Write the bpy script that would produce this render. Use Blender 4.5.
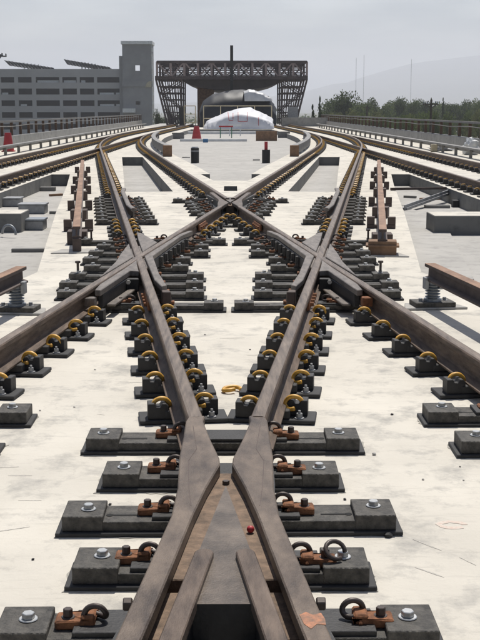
import bpy, bmesh, math, random
from mathutils import Vector, Matrix
from mathutils.geometry import tessellate_polygon
from mathutils import noise as mn
random.seed(7)
for o in list(bpy.data.objects): bpy.data.objects.remove(o)
scene = bpy.context.scene
C = scene.collection

# ------------------------------------------------------------------ camera
F_PX = 1150.0; CAM = Vector((0.024, 0.0, 1.635)); HORIZON = 110.0; VPX = 231.6
PITCH = math.atan((320-HORIZON)/F_PX); YAW = math.atan((240-VPX)/F_PX*math.cos(PITCH))
cam_data = bpy.data.cameras.new('camera'); cam = bpy.data.objects.new('camera', cam_data); C.objects.link(cam)
cam.location = CAM; cam.rotation_euler = (math.pi/2-PITCH, 0, -YAW)
cam_data.sensor_fit = 'VERTICAL'; cam_data.sensor_height = 36; cam_data.lens = F_PX/640*36
cam_data.clip_start = 0.05; cam_data.clip_end = 40000
scene.camera = cam
scene.render.resolution_x = 768; scene.render.resolution_y = 1024
# ------------------------------------------------------------------ light
SUN_EL = math.radians(64); SUN_AZ = math.radians(14)          # azimuth measured from +Y (ahead) towards +X
world = bpy.data.worlds.new('World'); scene.world = world; world.use_nodes = True
wn = world.node_tree.nodes; wl = world.node_tree.links
sky = wn.new('ShaderNodeTexSky'); sky.sky_type = 'NISHITA'; sky.sun_disc = False
sky.sun_elevation = SUN_EL; sky.sun_rotation = SUN_AZ; sky.dust_density = 1.3; sky.air_density = 1.0; sky.altitude = 30
bg = wn['Background']; bg.inputs['Strength'].default_value = 0.066
# thin veil of high cloud over the whole sky
wt = wn.new('ShaderNodeTexCoord'); wm = wn.new('ShaderNodeMapping'); wm.inputs['Scale'].default_value = (2.0, 2.0, 9.0); wl.new(wt.outputs['Generated'], wm.inputs[0])
wz = wn.new('ShaderNodeTexNoise'); wz.inputs['Scale'].default_value = 2.6; wz.inputs['Detail'].default_value = 6; wl.new(wm.outputs[0], wz.inputs['Vector'])
wr = wn.new('ShaderNodeValToRGB'); wr.color_ramp.elements[0].position = 0.40; wr.color_ramp.elements[1].position = 0.64; wl.new(wz.outputs['Fac'], wr.inputs[0])
wr.color_ramp.elements[0].color = (1, 1, 1, 1); wr.color_ramp.elements[1].color = (2.0, 1.82, 1.72, 1)
wx = wn.new('ShaderNodeMix'); wx.data_type = 'RGBA'; wx.blend_type = 'MULTIPLY'; wx.inputs[0].default_value = 1.0
wl.new(sky.outputs[0], wx.inputs[6]); wl.new(wr.outputs[0], wx.inputs[7]); wl.new(wx.outputs[2], bg.inputs['Color'])
sun_data = bpy.data.lights.new('sun', 'SUN'); sun = bpy.data.objects.new('sun', sun_data); C.objects.link(sun)
sun_data.energy = 4.85; sun_data.angle = math.radians(0.55); sun_data.color = (1.0, 0.955, 0.88)
dvec = Vector((-math.sin(SUN_AZ)*math.cos(SUN_EL), -math.cos(SUN_AZ)*math.cos(SUN_EL), -math.sin(SUN_EL)))
sun.rotation_euler = dvec.to_track_quat('-Z', 'Y').to_euler(); sun.location = (0, 0, 60)
scene.view_settings.view_transform = 'Standard'; scene.view_settings.look = 'None'
scene.view_settings.exposure = 0.0; scene.view_settings.gamma = 1.0; scene.view_settings.use_curve_mapping = False

# ------------------------------------------------------------------ pixel -> place on a known plane
cp, sp, cy_, sy_ = math.cos(PITCH), math.sin(PITCH), math.cos(YAW), math.sin(YAW)
VF = Vector((sy_*cp, cy_*cp, -sp)); VR = Vector((cy_, -sy_, 0)); VU = Vector((sy_*sp, cy_*sp, cp))
RT = 0.24                                                      # rail top above the slab
def P(px, py, z=0.0):
    d = VF + VR*((px-240)/F_PX) + VU*((320-py)/F_PX)
    t = (z-CAM.z)/d.z
    return (CAM.x+d.x*t, d.y*t)
def PX(px, y): return CAM.x + y*(px-VPX)/F_PX                  # far things: lateral place at a known distance
def PZ(py, y): return CAM.z + y*(HORIZON-py)/F_PX              # and height at that distance

# ------------------------------------------------------------------ materials
def mat(name, base, rough=0.7, metal=0.0, var=0.25, scale=6.0, bump=0.0, bscale=60.0, tint=None, spec=0.5, stretch=None):
    m = bpy.data.materials.new(name); m.use_nodes = True
    n = m.node_tree.nodes; l = m.node_tree.links; b = n['Principled BSDF']
    b.inputs['Roughness'].default_value = rough; b.inputs['Metallic'].default_value = metal
    b.inputs['Specular IOR Level'].default_value = spec
    tc = n.new('ShaderNodeTexCoord'); mp = n.new('ShaderNodeMapping'); l.new(tc.outputs['Object'], mp.inputs[0])
    if stretch: mp.inputs['Scale'].default_value = stretch
    nz = n.new('ShaderNodeTexNoise'); nz.inputs['Scale'].default_value = scale; nz.inputs['Detail'].default_value = 8; nz.inputs['Roughness'].default_value = 0.65
    l.new(mp.outputs[0], nz.inputs['Vector'])
    cr = n.new('ShaderNodeValToRGB'); l.new(nz.outputs['Fac'], cr.inputs[0])
    lo = [c*(1-var) for c in base]; hi = [min(1, c*(1+var)) for c in base]
    if tint: hi = list(tint)
    cr.color_ramp.elements[0].position = 0.32; cr.color_ramp.elements[0].color = (*lo, 1)
    cr.color_ramp.elements[1].position = 0.70; cr.color_ramp.elements[1].color = (*hi, 1)
    l.new(cr.outputs[0], b.inputs['Base Color'])
    if bump > 0:
        n2 = n.new('ShaderNodeTexNoise'); n2.inputs['Scale'].default_value = bscale; n2.inputs['Detail'].default_value = 5
        l.new(mp.outputs[0], n2.inputs['Vector'])
        bp = n.new('ShaderNodeBump'); bp.inputs['Strength'].default_value = bump; bp.inputs['Distance'].default_value = 0.01
        l.new(n2.outputs['Fac'], bp.inputs['Height']); l.new(bp.outputs[0], b.inputs['Normal'])
    return m

def concrete(name, base, dark, stain=0.5, fine=0.25):
    m = bpy.data.materials.new(name); m.use_nodes = True
    n = m.node_tree.nodes; l = m.node_tree.links; b = n['Principled BSDF']; b.inputs['Roughness'].default_value = 0.85
    b.inputs['Specular IOR Level'].default_value = 0.3
    tc = n.new('ShaderNodeTexCoord')
    def noise(s, d, r, vec=None):
        t = n.new('ShaderNodeTexNoise'); t.inputs['Scale'].default_value = s; t.inputs['Detail'].default_value = d; t.inputs['Roughness'].default_value = r
        l.new(vec or tc.outputs['Object'], t.inputs['Vector']); return t
    def ramp(src, a, c, ca=(0, 0, 0, 1), cc=(1, 1, 1, 1)):
        r = n.new('ShaderNodeValToRGB'); r.color_ramp.elements[0].position = a; r.color_ramp.elements[1].position = c
        r.color_ramp.elements[0].color = ca; r.color_ramp.elements[1].color = cc; l.new(src, r.inputs[0]); return r
    def mix(fac, a, c):
        x = n.new('ShaderNodeMix'); x.data_type = 'RGBA'
        if isinstance(fac, float): x.inputs[0].default_value = fac
        else: l.new(fac, x.inputs[0])
        for k, v in ((6, a), (7, c)):
            if isinstance(v, tuple): x.inputs[k].default_value = v
            else: l.new(v, x.inputs[k])
        return x.outputs[2]
    big = ramp(noise(0.9, 6, 0.6).outputs['Fac'], 0.35, 0.68)
    mid = ramp(noise(3.4, 9, 0.72).outputs['Fac'], 0.50, 0.66)
    c1 = mix(big.outputs[0], (*[v*0.82 for v in base], 1), (*base, 1))
    sc = n.new('ShaderNodeMath'); sc.operation = 'MULTIPLY'; sc.inputs[1].default_value = stain; l.new(mid.outputs[0], sc.inputs[0])
    c2 = mix(sc.outputs[0], c1, (*dark, 1))
    # trowel scuffs: stretched noise, wandering direction
    mp = n.new('ShaderNodeMapping'); mp.inputs['Scale'].default_value = (2.2, 17, 1); mp.inputs['Rotation'].default_value = (0, 0, 0.55); l.new(tc.outputs['Object'], mp.inputs[0])
    sf = ramp(noise(1.4, 7, 0.72, mp.outputs[0]).outputs['Fac'], 0.55, 0.68)
    s2 = n.new('ShaderNodeMath'); s2.operation = 'MULTIPLY'; s2.inputs[1].default_value = 0.24*stain; l.new(sf.outputs[0], s2.inputs[0])
    c3 = mix(s2.outputs[0], c2, (*[v*0.7 for v in dark], 1))
    pit = ramp(noise(85, 3, 0.6).outputs['Fac'], 0.66, 0.74)
    s3 = n.new('ShaderNodeMath'); s3.operation = 'MULTIPLY'; s3.inputs[1].default_value = fine; l.new(pit.outputs[0], s3.inputs[0])
    c4 = mix(s3.outputs[0], c3, (*[v*0.55 for v in dark], 1))
    # hairline cracks
    vo = n.new('ShaderNodeTexVoronoi'); vo.feature = 'DISTANCE_TO_EDGE'; vo.inputs['Scale'].default_value = 0.55
    wv = noise(2.5, 4, 0.6); ad = n.new('ShaderNodeVectorMath'); ad.operation = 'MULTIPLY_ADD'; ad.inputs[1].default_value = (0.5, 0.5, 0.5)
    l.new(wv.outputs['Color'], ad.inputs[0]); l.new(tc.outputs['Object'], ad.inputs[2]); l.new(ad.outputs[0], vo.inputs['Vector'])
    ck = ramp(vo.outputs['Distance'], 0.0, 0.004, (1, 1, 1, 1), (0, 0, 0, 1))
    s4 = n.new('ShaderNodeMath'); s4.operation = 'MULTIPLY'; s4.inputs[1].default_value = 0.14; l.new(ck.outputs[0], s4.inputs[0])
    c5 = mix(s4.outputs[0], c4, (*[v*0.6 for v in dark], 1))
    l.new(c5, b.inputs['Base Color'])
    hb = noise(30, 6, 0.7); bp = n.new('ShaderNodeBump'); bp.inputs['Strength'].default_value = 0.35; bp.inputs['Distance'].default_value = 0.01
    l.new(hb.outputs['Fac'], bp.inputs['Height']); l.new(bp.outputs[0], b.inputs['Normal'])
    return m

M = {}
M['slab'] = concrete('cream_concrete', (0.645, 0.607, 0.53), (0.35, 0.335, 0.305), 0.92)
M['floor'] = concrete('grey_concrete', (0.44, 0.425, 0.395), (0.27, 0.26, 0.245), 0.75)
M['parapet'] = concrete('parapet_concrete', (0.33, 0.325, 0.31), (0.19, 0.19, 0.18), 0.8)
M['formshade'] = concrete('shaded_formed_concrete', (0.20, 0.197, 0.185), (0.12, 0.12, 0.115), 0.9)  # grey formed concrete, darkened further to paint in shade on upright faces
M['grout'] = concrete('grey_grout', (0.40, 0.38, 0.335), (0.17, 0.165, 0.15), 1.0, 0.6)
M['rail'] = mat('rail_steel', (0.080, 0.050, 0.034), 0.62, 0.0, 0.5, 9, 0.4, 90, tint=(0.170, 0.120, 0.086), spec=0.35, stretch=(3.5, 0.4, 3.5))
M['railtop'] = mat('rail_running_face', (0.135, 0.098, 0.074), 0.45, 0.15, 0.45, 9, 0.2, 90, tint=(0.25, 0.195, 0.148), spec=0.4, stretch=(4, 0.35, 1))
M['casting'] = mat('cast_steel', (0.145, 0.120, 0.100), 0.5, 0.1, 0.4, 9, 0.35, 70, tint=(0.235, 0.202, 0.172), stretch=(2.5, 0.6, 1))
M['nose'] = mat('nose_steel', (0.092, 0.064, 0.047), 0.48, 0.05, 0.45, 6, 0.3, 140, tint=(0.195, 0.147, 0.108), spec=0.4, stretch=(1.8, 0.7, 1))
M['noseplate'] = mat('nose_plate_steel', (0.092, 0.070, 0.053), 0.45, 0.1, 0.4, 7, 0.25, 140, tint=(0.165, 0.130, 0.100), spec=0.45)
M['legsteel'] = mat('leg_steel', (0.085, 0.054, 0.037), 0.52, 0.05, 0.45, 8, 0.3, 140, tint=(0.18, 0.13, 0.095), spec=0.4, stretch=(2.4, 0.5, 1))
M['rustfloor'] = mat('rusty_casting', (0.165, 0.110, 0.072), 0.8, 0, 0.5, 16, 0.4, 80)
M['plate'] = mat('black_plate', (0.030, 0.028, 0.025), 0.7, 0, 0.5, 22, 0.6, 110, tint=(0.105, 0.096, 0.082))
M['dark'] = mat('dark_casting', (0.020, 0.019, 0.019), 0.6, 0, 0.4, 12, 0.3, 80)
M['pad'] = mat('rubber_pad', (0.022, 0.022, 0.023), 0.7, 0, 0.3, 14)
M['padtop'] = mat('pad_top', (0.10, 0.10, 0.10), 0.7, 0, 0.3, 14)
M['slot'] = mat('slot_dark', (0.008, 0.008, 0.008), 0.9, 0, 0.2, 14)
M['rust'] = mat('orange_rust', (0.21, 0.085, 0.035), 0.85, 0, 0.6, 26, 0.3, 120)
M['gold'] = mat('gold_clip', (0.60, 0.31, 0.04), 0.45, 0.0, 0.35, 22, tint=(0.90, 0.50, 0.085))
M['clipdark'] = mat('dark_clip', (0.06, 0.045, 0.038), 0.5, 0.2, 0.4, 25)
M['zinc'] = mat('zinc_bolt', (0.55, 0.55, 0.53), 0.35, 0.7, 0.2, 20)
M['insul'] = mat('insulator_grey', (0.24, 0.26, 0.28), 0.35, 0, 0.25, 12)
M['contact'] = mat('contact_rail', (0.24, 0.125, 0.068), 0.7, 0, 0.4, 8, 0.25, 60, tint=(0.33, 0.195, 0.12), stretch=(1, 0.3, 1))
M['contactside'] = mat('contact_side', (0.085, 0.06, 0.05), 0.7, 0, 0.3, 8, 0.25, 60)
M['galv'] = mat('galvanised', (0.30, 0.305, 0.31), 0.5, 0.3, 0.25, 9)
M['cover'] = mat('cover_board', (0.21, 0.205, 0.195), 0.65, 0, 0.25, 3)
M['wood'] = mat('brown_wood', (0.22, 0.13, 0.075), 0.8, 0, 0.35, 5)
M['fencepost'] = mat('rusty_post', (0.105, 0.062, 0.040), 0.8, 0, 0.4, 4)
M['fencerail'] = mat('fence_rail', (0.17, 0.165, 0.155), 0.7, 0, 0.25, 3)
M['red'] = mat('red_plastic', (0.42, 0.03, 0.035), 0.5, 0, 0.2, 5)
M['white'] = mat('white_paint', (0.72, 0.72, 0.70), 0.6, 0, 0.15, 3)
M['green'] = mat('green_paint', (0.08, 0.22, 0.12), 0.6, 0, 0.2, 5)
M['blue'] = mat('blue_plastic', (0.04, 0.16, 0.33), 0.5, 0, 0.2, 5)
M['yellow'] = mat('yellow_pipe', (0.46, 0.40, 0.27), 0.6, 0, 0.2, 5)
M['steelpurple'] = mat('station_steel', (0.092, 0.070, 0.066), 0.7, 0, 0.3, 0.6)
M['steelpale'] = mat('primed_steel', (0.30, 0.235, 0.22), 0.75, 0, 0.3, 0.6)
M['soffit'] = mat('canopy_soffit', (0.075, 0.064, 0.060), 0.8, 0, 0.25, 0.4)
M['tarpwhite'] = mat('white_tarp', (0.66, 0.66, 0.68), 0.5, 0, 0.12, 1.2, 0.6, 2.0)
M['tarpblack'] = mat('black_tarp', (0.012, 0.014, 0.018), 0.55, 0, 0.3, 1.2, 0.7, 1.6)
M['silver'] = mat('tarp_highlight', (0.50, 0.50, 0.50), 0.45, 0.1, 0.2, 1.0, 0.6, 2.0)  # pale colour standing for the highlight on the black tarp
M['garage'] = mat('garage_concrete', (0.40, 0.39, 0.38), 0.85, 0, 0.10, 0.15)
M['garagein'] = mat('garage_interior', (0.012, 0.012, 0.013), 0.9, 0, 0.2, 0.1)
M['tower'] = mat('tower_panel', (0.27, 0.265, 0.262), 0.8, 0, 0.12, 0.3)
M['solar'] = mat('solar_panel', (0.20, 0.21, 0.23), 0.5, 0, 0.2, 0.5)
M['bark'] = mat('bark', (0.09, 0.07, 0.05), 0.9, 0, 0.3, 3)
def leafmat(name, a, b):
    m = mat(name, a, 0.75, 0, 0.35, 0.35, tint=b); n = m.node_tree.nodes; l = m.node_tree.links
    tr = n.new('ShaderNodeBsdfTranslucent'); mx = n.new('ShaderNodeMixShader'); mx.inputs[0].default_value = 0.5
    src = n['Principled BSDF'].inputs['Base Color'].links[0].from_socket; l.new(src, tr.inputs['Color'])
    l.new(n['Principled BSDF'].outputs[0], mx.inputs[1]); l.new(tr.outputs[0], mx.inputs[2]); l.new(mx.outputs[0], n['Material Output'].inputs['Surface']); return m
M['leaf0'] = leafmat('leaf_dark', (0.048, 0.072, 0.028), (0.095, 0.128, 0.046))
M['leaf1'] = leafmat('leaf_mid', (0.080, 0.115, 0.038), (0.15, 0.19, 0.062))
M['leaf2'] = leafmat('leaf_pale', (0.13, 0.15, 0.06), (0.22, 0.235, 0.10))
M['ground'] = mat('dry_ground', (0.16, 0.14, 0.10), 0.95, 0, 0.4, 0.02, tint=(0.11, 0.12, 0.07))
M['hill'] = mat('hill', (0.10, 0.095, 0.07), 0.95, 0, 0.3, 0.002)
M['orange'] = mat('orange_spray', (0.17, 0.115, 0.08), 0.7, 0, 0.2, 45, tint=(0.50, 0.20, 0.095))

# ------------------------------------------------------------------ mesh helpers
class MB:
    def __init__(s): s.v = []; s.f = []; s.mi = []; s.cur = 0
    def _add(s, vs, fs):
        k = len(s.v); s.v += [tuple(v) for v in vs]
        for f in fs: s.f.append([k+i for i in f]); s.mi.append(s.cur)
    def box(s, x0, x1, y0, y1, z0, z1):
        s._add([(x0,y0,z0),(x1,y0,z0),(x1,y1,z0),(x0,y1,z0),(x0,y0,z1),(x1,y0,z1),(x1,y1,z1),(x0,y1,z1)],
               [(3,2,1,0),(4,5,6,7),(0,1,5,4),(1,2,6,5),(2,3,7,6),(3,0,4,7)]); return s
    def cbox(s, c, d): return s.box(c[0]-d[0]/2, c[0]+d[0]/2, c[1]-d[1]/2, c[1]+d[1]/2, c[2]-d[2]/2, c[2]+d[2]/2)
    def prism(s, poly, z0, z1):
        a = sum(poly[i][0]*poly[(i+1)%len(poly)][1]-poly[(i+1)%len(poly)][0]*poly[i][1] for i in range(len(poly)))
        if a < 0: poly = poly[::-1]
        n = len(poly)
        tris = tessellate_polygon([[Vector((p[0], p[1], 0)) for p in poly]])
        fs = []
        for t in tris:
            p = [poly[i] for i in t]; ar = (p[1][0]-p[0][0])*(p[2][1]-p[0][1])-(p[2][0]-p[0][0])*(p[1][1]-p[0][1])
            t = t if ar > 0 else t[::-1]
            fs.append([n+i for i in t]); fs.append([i for i in t[::-1]])
        for i in range(n): j = (i+1) % n; fs.append([i, j, n+j, n+i])
        s._add([(p[0], p[1], z0) for p in poly]+[(p[0], p[1], z1) for p in poly], fs); return s
    def cyl(s, c, r, z0, z1, n=12, r1=None, rot=0):
        r1 = r if r1 is None else r1
        vs = [(c[0]+r*math.cos(rot+2*math.pi*i/n), c[1]+r*math.sin(rot+2*math.pi*i/n), z0) for i in range(n)]
        vs += [(c[0]+r1*math.cos(rot+2*math.pi*i/n), c[1]+r1*math.sin(rot+2*math.pi*i/n), z1) for i in range(n)]
        s._add(vs, [list(range(n))[::-1], list(range(n, 2*n))]+[[i, (i+1)%n, n+(i+1)%n, n+i] for i in range(n)]); return s
    def tube(s, path, r, n=6, caps=True):
        path = [Vector(p) for p in path]; rings = []; up = None
        for i, p in enumerate(path):
            t = (path[min(i+1, len(path)-1)]-path[max(i-1, 0)]).normalized()
            if up is None:
                up = Vector((0,0,1)) if abs(t.z) < 0.9 else Vector((1,0,0))
            a = t.cross(up)
            if a.length < 1e-4: a = t.cross(Vector((1,0.3,0.2)))
            a.normalize(); b = a.cross(t).normalized(); up = b
            rr = r[i] if isinstance(r, (list, tuple)) else r
            rings.append([p+(a*math.cos(2*math.pi*k/n)+b*math.sin(2*math.pi*k/n))*rr for k in range(n)])
        vs = [v for g in rings for v in g]; fs = []
        for i in range(len(rings)-1):
            for k in range(n): fs.append([i*n+k, i*n+(k+1)%n, (i+1)*n+(k+1)%n, (i+1)*n+k])
        if caps: fs += [list(range(n))[::-1], [len(vs)-n+k for k in range(n)]]
        s._add(vs, fs); return s
    def bar(s, a, b, w, h=None):
        a, b = Vector(a), Vector(b); h = h or w; t = (b-a).normalized()
        u = t.cross(Vector((0,0,1)));  u = u.normalized() if u.length > 1e-3 else Vector((1,0,0))
        v = u.cross(t).normalized()
        vs = [p+u*(sx*w/2)+v*(sz*h/2) for p in (a, b) for sx, sz in ((-1,-1),(1,-1),(1,1),(-1,1))]
        s._add(vs, [(0,1,2,3),(7,6,5,4),(0,4,5,1),(1,5,6,2),(2,6,7,3),(3,7,4,0)]); return s
    def sweep(s, prof, path, capend=True, top=()):
        """profile (u right, w up) along a flat path of (x, y, z)"""
        n = len(prof); rings = []
        for i, p in enumerate(path):
            a = Vector(path[max(i-1, 0)]); b = Vector(path[min(i+1, len(path)-1)])
            t = Vector((b.x-a.x, b.y-a.y)).normalized(); r = Vector((t.y, -t.x))
            rings += [(p[0]+r.x*u, p[1]+r.y*u, p[2]+w) for u, w in prof]
        fs = []
        for i in range(len(path)-1):
            for k in range(n): fs.append([i*n+k, (i+1)*n+k, (i+1)*n+(k+1)%n, i*n+(k+1)%n])
        if capend:
            tr = tessellate_polygon([[Vector((u, w, 0)) for u, w in prof]])
            for t in tr: fs.append(list(t)); fs.append([(len(path)-1)*n+i for i in t[::-1]])
        k0 = len(s.mi); s._add(rings, fs)
        if top:
            for i in range(len(path)-1):
                for k in top: s.mi[k0+i*n+k] = 1
        return s
    def mesh(s, name, mats, bevel=0.0, smooth=False):
        me = bpy.data.meshes.new(name); me.from_pydata(s.v, [], s.f)
        mats = mats if isinstance(mats, (list, tuple)) else [mats]
        for m in mats: me.materials.append(M[m])
        if len(mats) > 1: me.polygons.foreach_set('material_index', s.mi)
        bm = bmesh.new(); bm.from_mesh(me)
        bmesh.ops.recalc_face_normals(bm, faces=bm.faces)
        if bevel > 0:
            bmesh.ops.remove_doubles(bm, verts=bm.verts, dist=1e-5)
            es = [e for e in bm.edges if len(e.link_faces) == 2 and e.calc_face_angle(0) > 0.6]
            bmesh.ops.bevel(bm, geom=es, offset=bevel, segments=1, profile=0.5, affect='EDGES')
        if smooth:
            for f in bm.faces: f.smooth = True
        bm.to_mesh(me); bm.free(); me.update()
        return me
def obj(name, me, parent=None, loc=(0,0,0), rz=0):
    o = bpy.data.objects.new(name, me); C.objects.link(o); o.location = loc
    if rz: o.rotation_euler = (0, 0, rz)
    if parent: o.parent = parent
    return o
def tag(o, label, cat, group=None):
    o['label'] = label; o['category'] = cat
    if group: o['group'] = group
    return o
def thing(name, label, cat, loc=(0,0,0), rz=0, group=None):
    return tag(obj(name, None, None, loc, rz), label, cat, group)
def struct(name, me, parent=None):
    o = obj(name, me, parent)
    if parent is None: o['kind'] = 'structure'
    return o

# ------------------------------------------------------------------ track geometry
g2 = 0.873; YN, YF = 4.04, 18.17; YC = (YN+YF)/2; SL = g2/((YF-YN)/2)
XM = 5.82; LCUR = 29.0; XSTR = XM-SL*LCUR/2; YSTR = YC+XSTR/SL; YEND = YSTR+LCUR
def xc(y):                                                     # centre line of the crossover branch heading to +X
    if y <= YSTR: return SL*(y-YC)
    t = min(y-YSTR, LCUR); return XSTR+SL*t-SL*t*t/(2*LCUR)
def taper(y):                                                  # main tracks close in slightly towards the station
    t = max(0.0, min(1.0, (y-72)/50)); return -0.9*(t*t*(3-2*t))
def xm(y): return XM+taper(y)
def rail_x(kind, side, y):
    """kind 'cross' or 'main'; side = offset sign (outer +1 / inner -1) for the branch heading to +X"""
    if kind == 'main': return xm(y)+side*g2
    e = 0.05; s = (xc(y+e)-xc(y-e))/(2*e)
    return xc(y+side*g2*s/math.sqrt(1+s*s)*1.0)+side*g2/math.sqrt(1+s*s) if False else xc(y)+side*g2*math.sqrt(1+s*s)
HEAD = [(-.070,0),(.070,0),(.070,.010),(.014,.027),(.009,.045),(.009,.112),(.033,.124),(.0365,.130),(.0365,.155),(.030,.163),(.018,.1665),
        (-.018,.1665),(-.030,.163),(-.0365,.155),(-.0365,.130),(-.033,.124),(-.009,.112),(-.009,.045),(-.014,.027),(-.070,.010)]
RB = RT-.1665

# ------------------------------------------------------------------ setting: ground, deck, slab
mb = MB(); mb.box(-15000, 15000, -3000, 15000, -9.5, -9.0)
struct('ground', mb.mesh('ground', 'ground'))
mb = MB(); mb.box(-10.4, 10.4, -8, 170, -1.4, -0.30)
struct('viaduct_deck', mb.mesh('viaduct_deck', 'floor'))

def mirror(poly): return [(-x, y) for x, y in poly]
def slab_mesh():
    outer = [(-9.9,-6),(9.9,-6),(9.9,118),(-9.9,118)]
    zone = [(4.62,10.3),(2.62,10.45),(2.08,11.0),(1.97,11.7),(2.81,18.54),(3.62,25.6),(4.15,29.9),(4.62,29.9)]
    pit = [P(125,192),P(173,191.5),P(142.5,157),P(122,157)]
    pit = [(abs(x), y) for x, y in pit]
    cen = [(-.40,27.2),(.40,27.2),(.78,30.0),(.52,30.05)]
    ys = [33,38,43,48,53,58,63,68,72,80,90,100]
    ri = [(xc(y)-g2-.97+(taper(y) if y > 72 else 0), y) for y in ys]
    cen = [(.40,27.2),(.78,30.0),(.54,30.05)]+ri
    cen = cen+[(-x, y) for x, y in cen[::-1]]
    notch = [(-.14,23.7),(.14,23.7),(.14,25.2),(-.14,25.2)]
    loops = [outer, zone, mirror(zone), pit, mirror(pit), cen, notch]
    bm = bmesh.new(); es = []
    for lp in loops:
        vs = [bm.verts.new((x, y, 0)) for x, y in lp]
        es += [bm.edges.new((vs[i], vs[(i+1) % len(vs)])) for i in range(len(vs))]
    bmesh.ops.triangle_fill(bm, use_beauty=True, use_dissolve=False, edges=es)
    for f in bm.faces:
        if f.normal.z < 0: f.normal_flip()
    r = bmesh.ops.extrude_face_region(bm, geom=bm.faces[:])
    for v in [g for g in r['geom'] if isinstance(g, bmesh.types.BMVert)]: v.co.z = -0.31
    bmesh.ops.recalc_face_normals(bm, faces=bm.faces)
    for f in bm.faces: f.material_index = 1 if abs(f.normal.z) < .5 else 0  # upright faces get the concrete colour darkened for shade
    me = bpy.data.meshes.new('track_slab'); bm.to_mesh(me); bm.free(); me.materials.append(M['slab']); me.materials.append(M['formshade']); return me
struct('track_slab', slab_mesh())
# upstands crossing the low side channels
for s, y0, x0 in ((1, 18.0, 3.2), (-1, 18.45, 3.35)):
    mb = MB(); mb.box(min(s*x0, s*4.60), max(s*x0, s*4.60), y0, y0+.75, -.305, .004); mb.mi = [0,1,0,0,0,0]  # top keeps the bright slab colour, other faces the shade-darkened one
    struct('channel_upstand', mb.mesh('upstand', ['formshade', 'slab'], 0.01))
# sloped apron slab in the channel beyond the loose contact rail
mb = MB(); mb.prism([P(400,206,-.26),P(442,217,-.26),P(458,248,-.26),P(474,279,-.26),P(455,284,-.26),P(432,283,-.26),P(415,272,-.26)], -.302, -.26)
struct('channel_apron', mb.mesh('apron', 'floor'))

# parapets (walls)
for s, side in ((-1, 'garage'), (1, 'tree')):
    t = thing('parapet_wall', 'low grey concrete parapet along the viaduct edge on the %s side' % side, 'wall')
    n = 0
    for k in range(26):
        y0 = -6+k*5.0
        mb = MB(); x = s*9.62
        mb.prism([(x-.13, y0+.012), (x+.13, y0+.012), (x+.13, y0+4.988), (x-.13, y0+4.988)], -0.001, .54)
        obj('panel', mb.mesh('panel', 'parapet', 0.012), t)
    # fence on it
    f = thing('parapet_fence', 'rusty brown post fence with grey top rail on the %s side parapet' % side, 'fence')
    pm = MB().box(-.06,.06,-.05,.05,.535,1.10).mesh('post', 'fencepost', .005)
    for k in range(56):
        obj('post', pm, f, (s*9.62, 6+k*2.15, 0))
    obj('top_rail', MB().box(s*9.62-.075, s*9.62+.075, -5, 124, 1.098, 1.18).mesh('top_rail', 'fencerail'), f)
    obj('cable', MB().tube([(s*9.62-s*.10, -5+4.3*k, .98-.05*(k % 2)) for k in range(30)], .02, 5).mesh('cable', 'fencerail'), f)
    # covered contact rail (low barrier)
    c = thing('covered_contact_rail', 'long grey cover board on short posts before the %s side parapet' % side, 'contact rail')
    obj('cover_board', MB().box(s*8.25-.11, s*8.25+.11, -4, 112, .30, .36).mesh('cover_board', 'cover'), c)
    obj('side_board', MB().box(s*8.25+s*.075-.015, s*8.25+s*.075+.015, -4, 112, .20, .30).mesh('side_board', 'cover'), c)
    pm = MB().box(-.05,.05,-.04,.04,0,.302).mesh('cover_post', 'cover')
    for k in range(43): obj('post', pm, c, (s*8.25, -2.5+k*2.65, 0))

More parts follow.
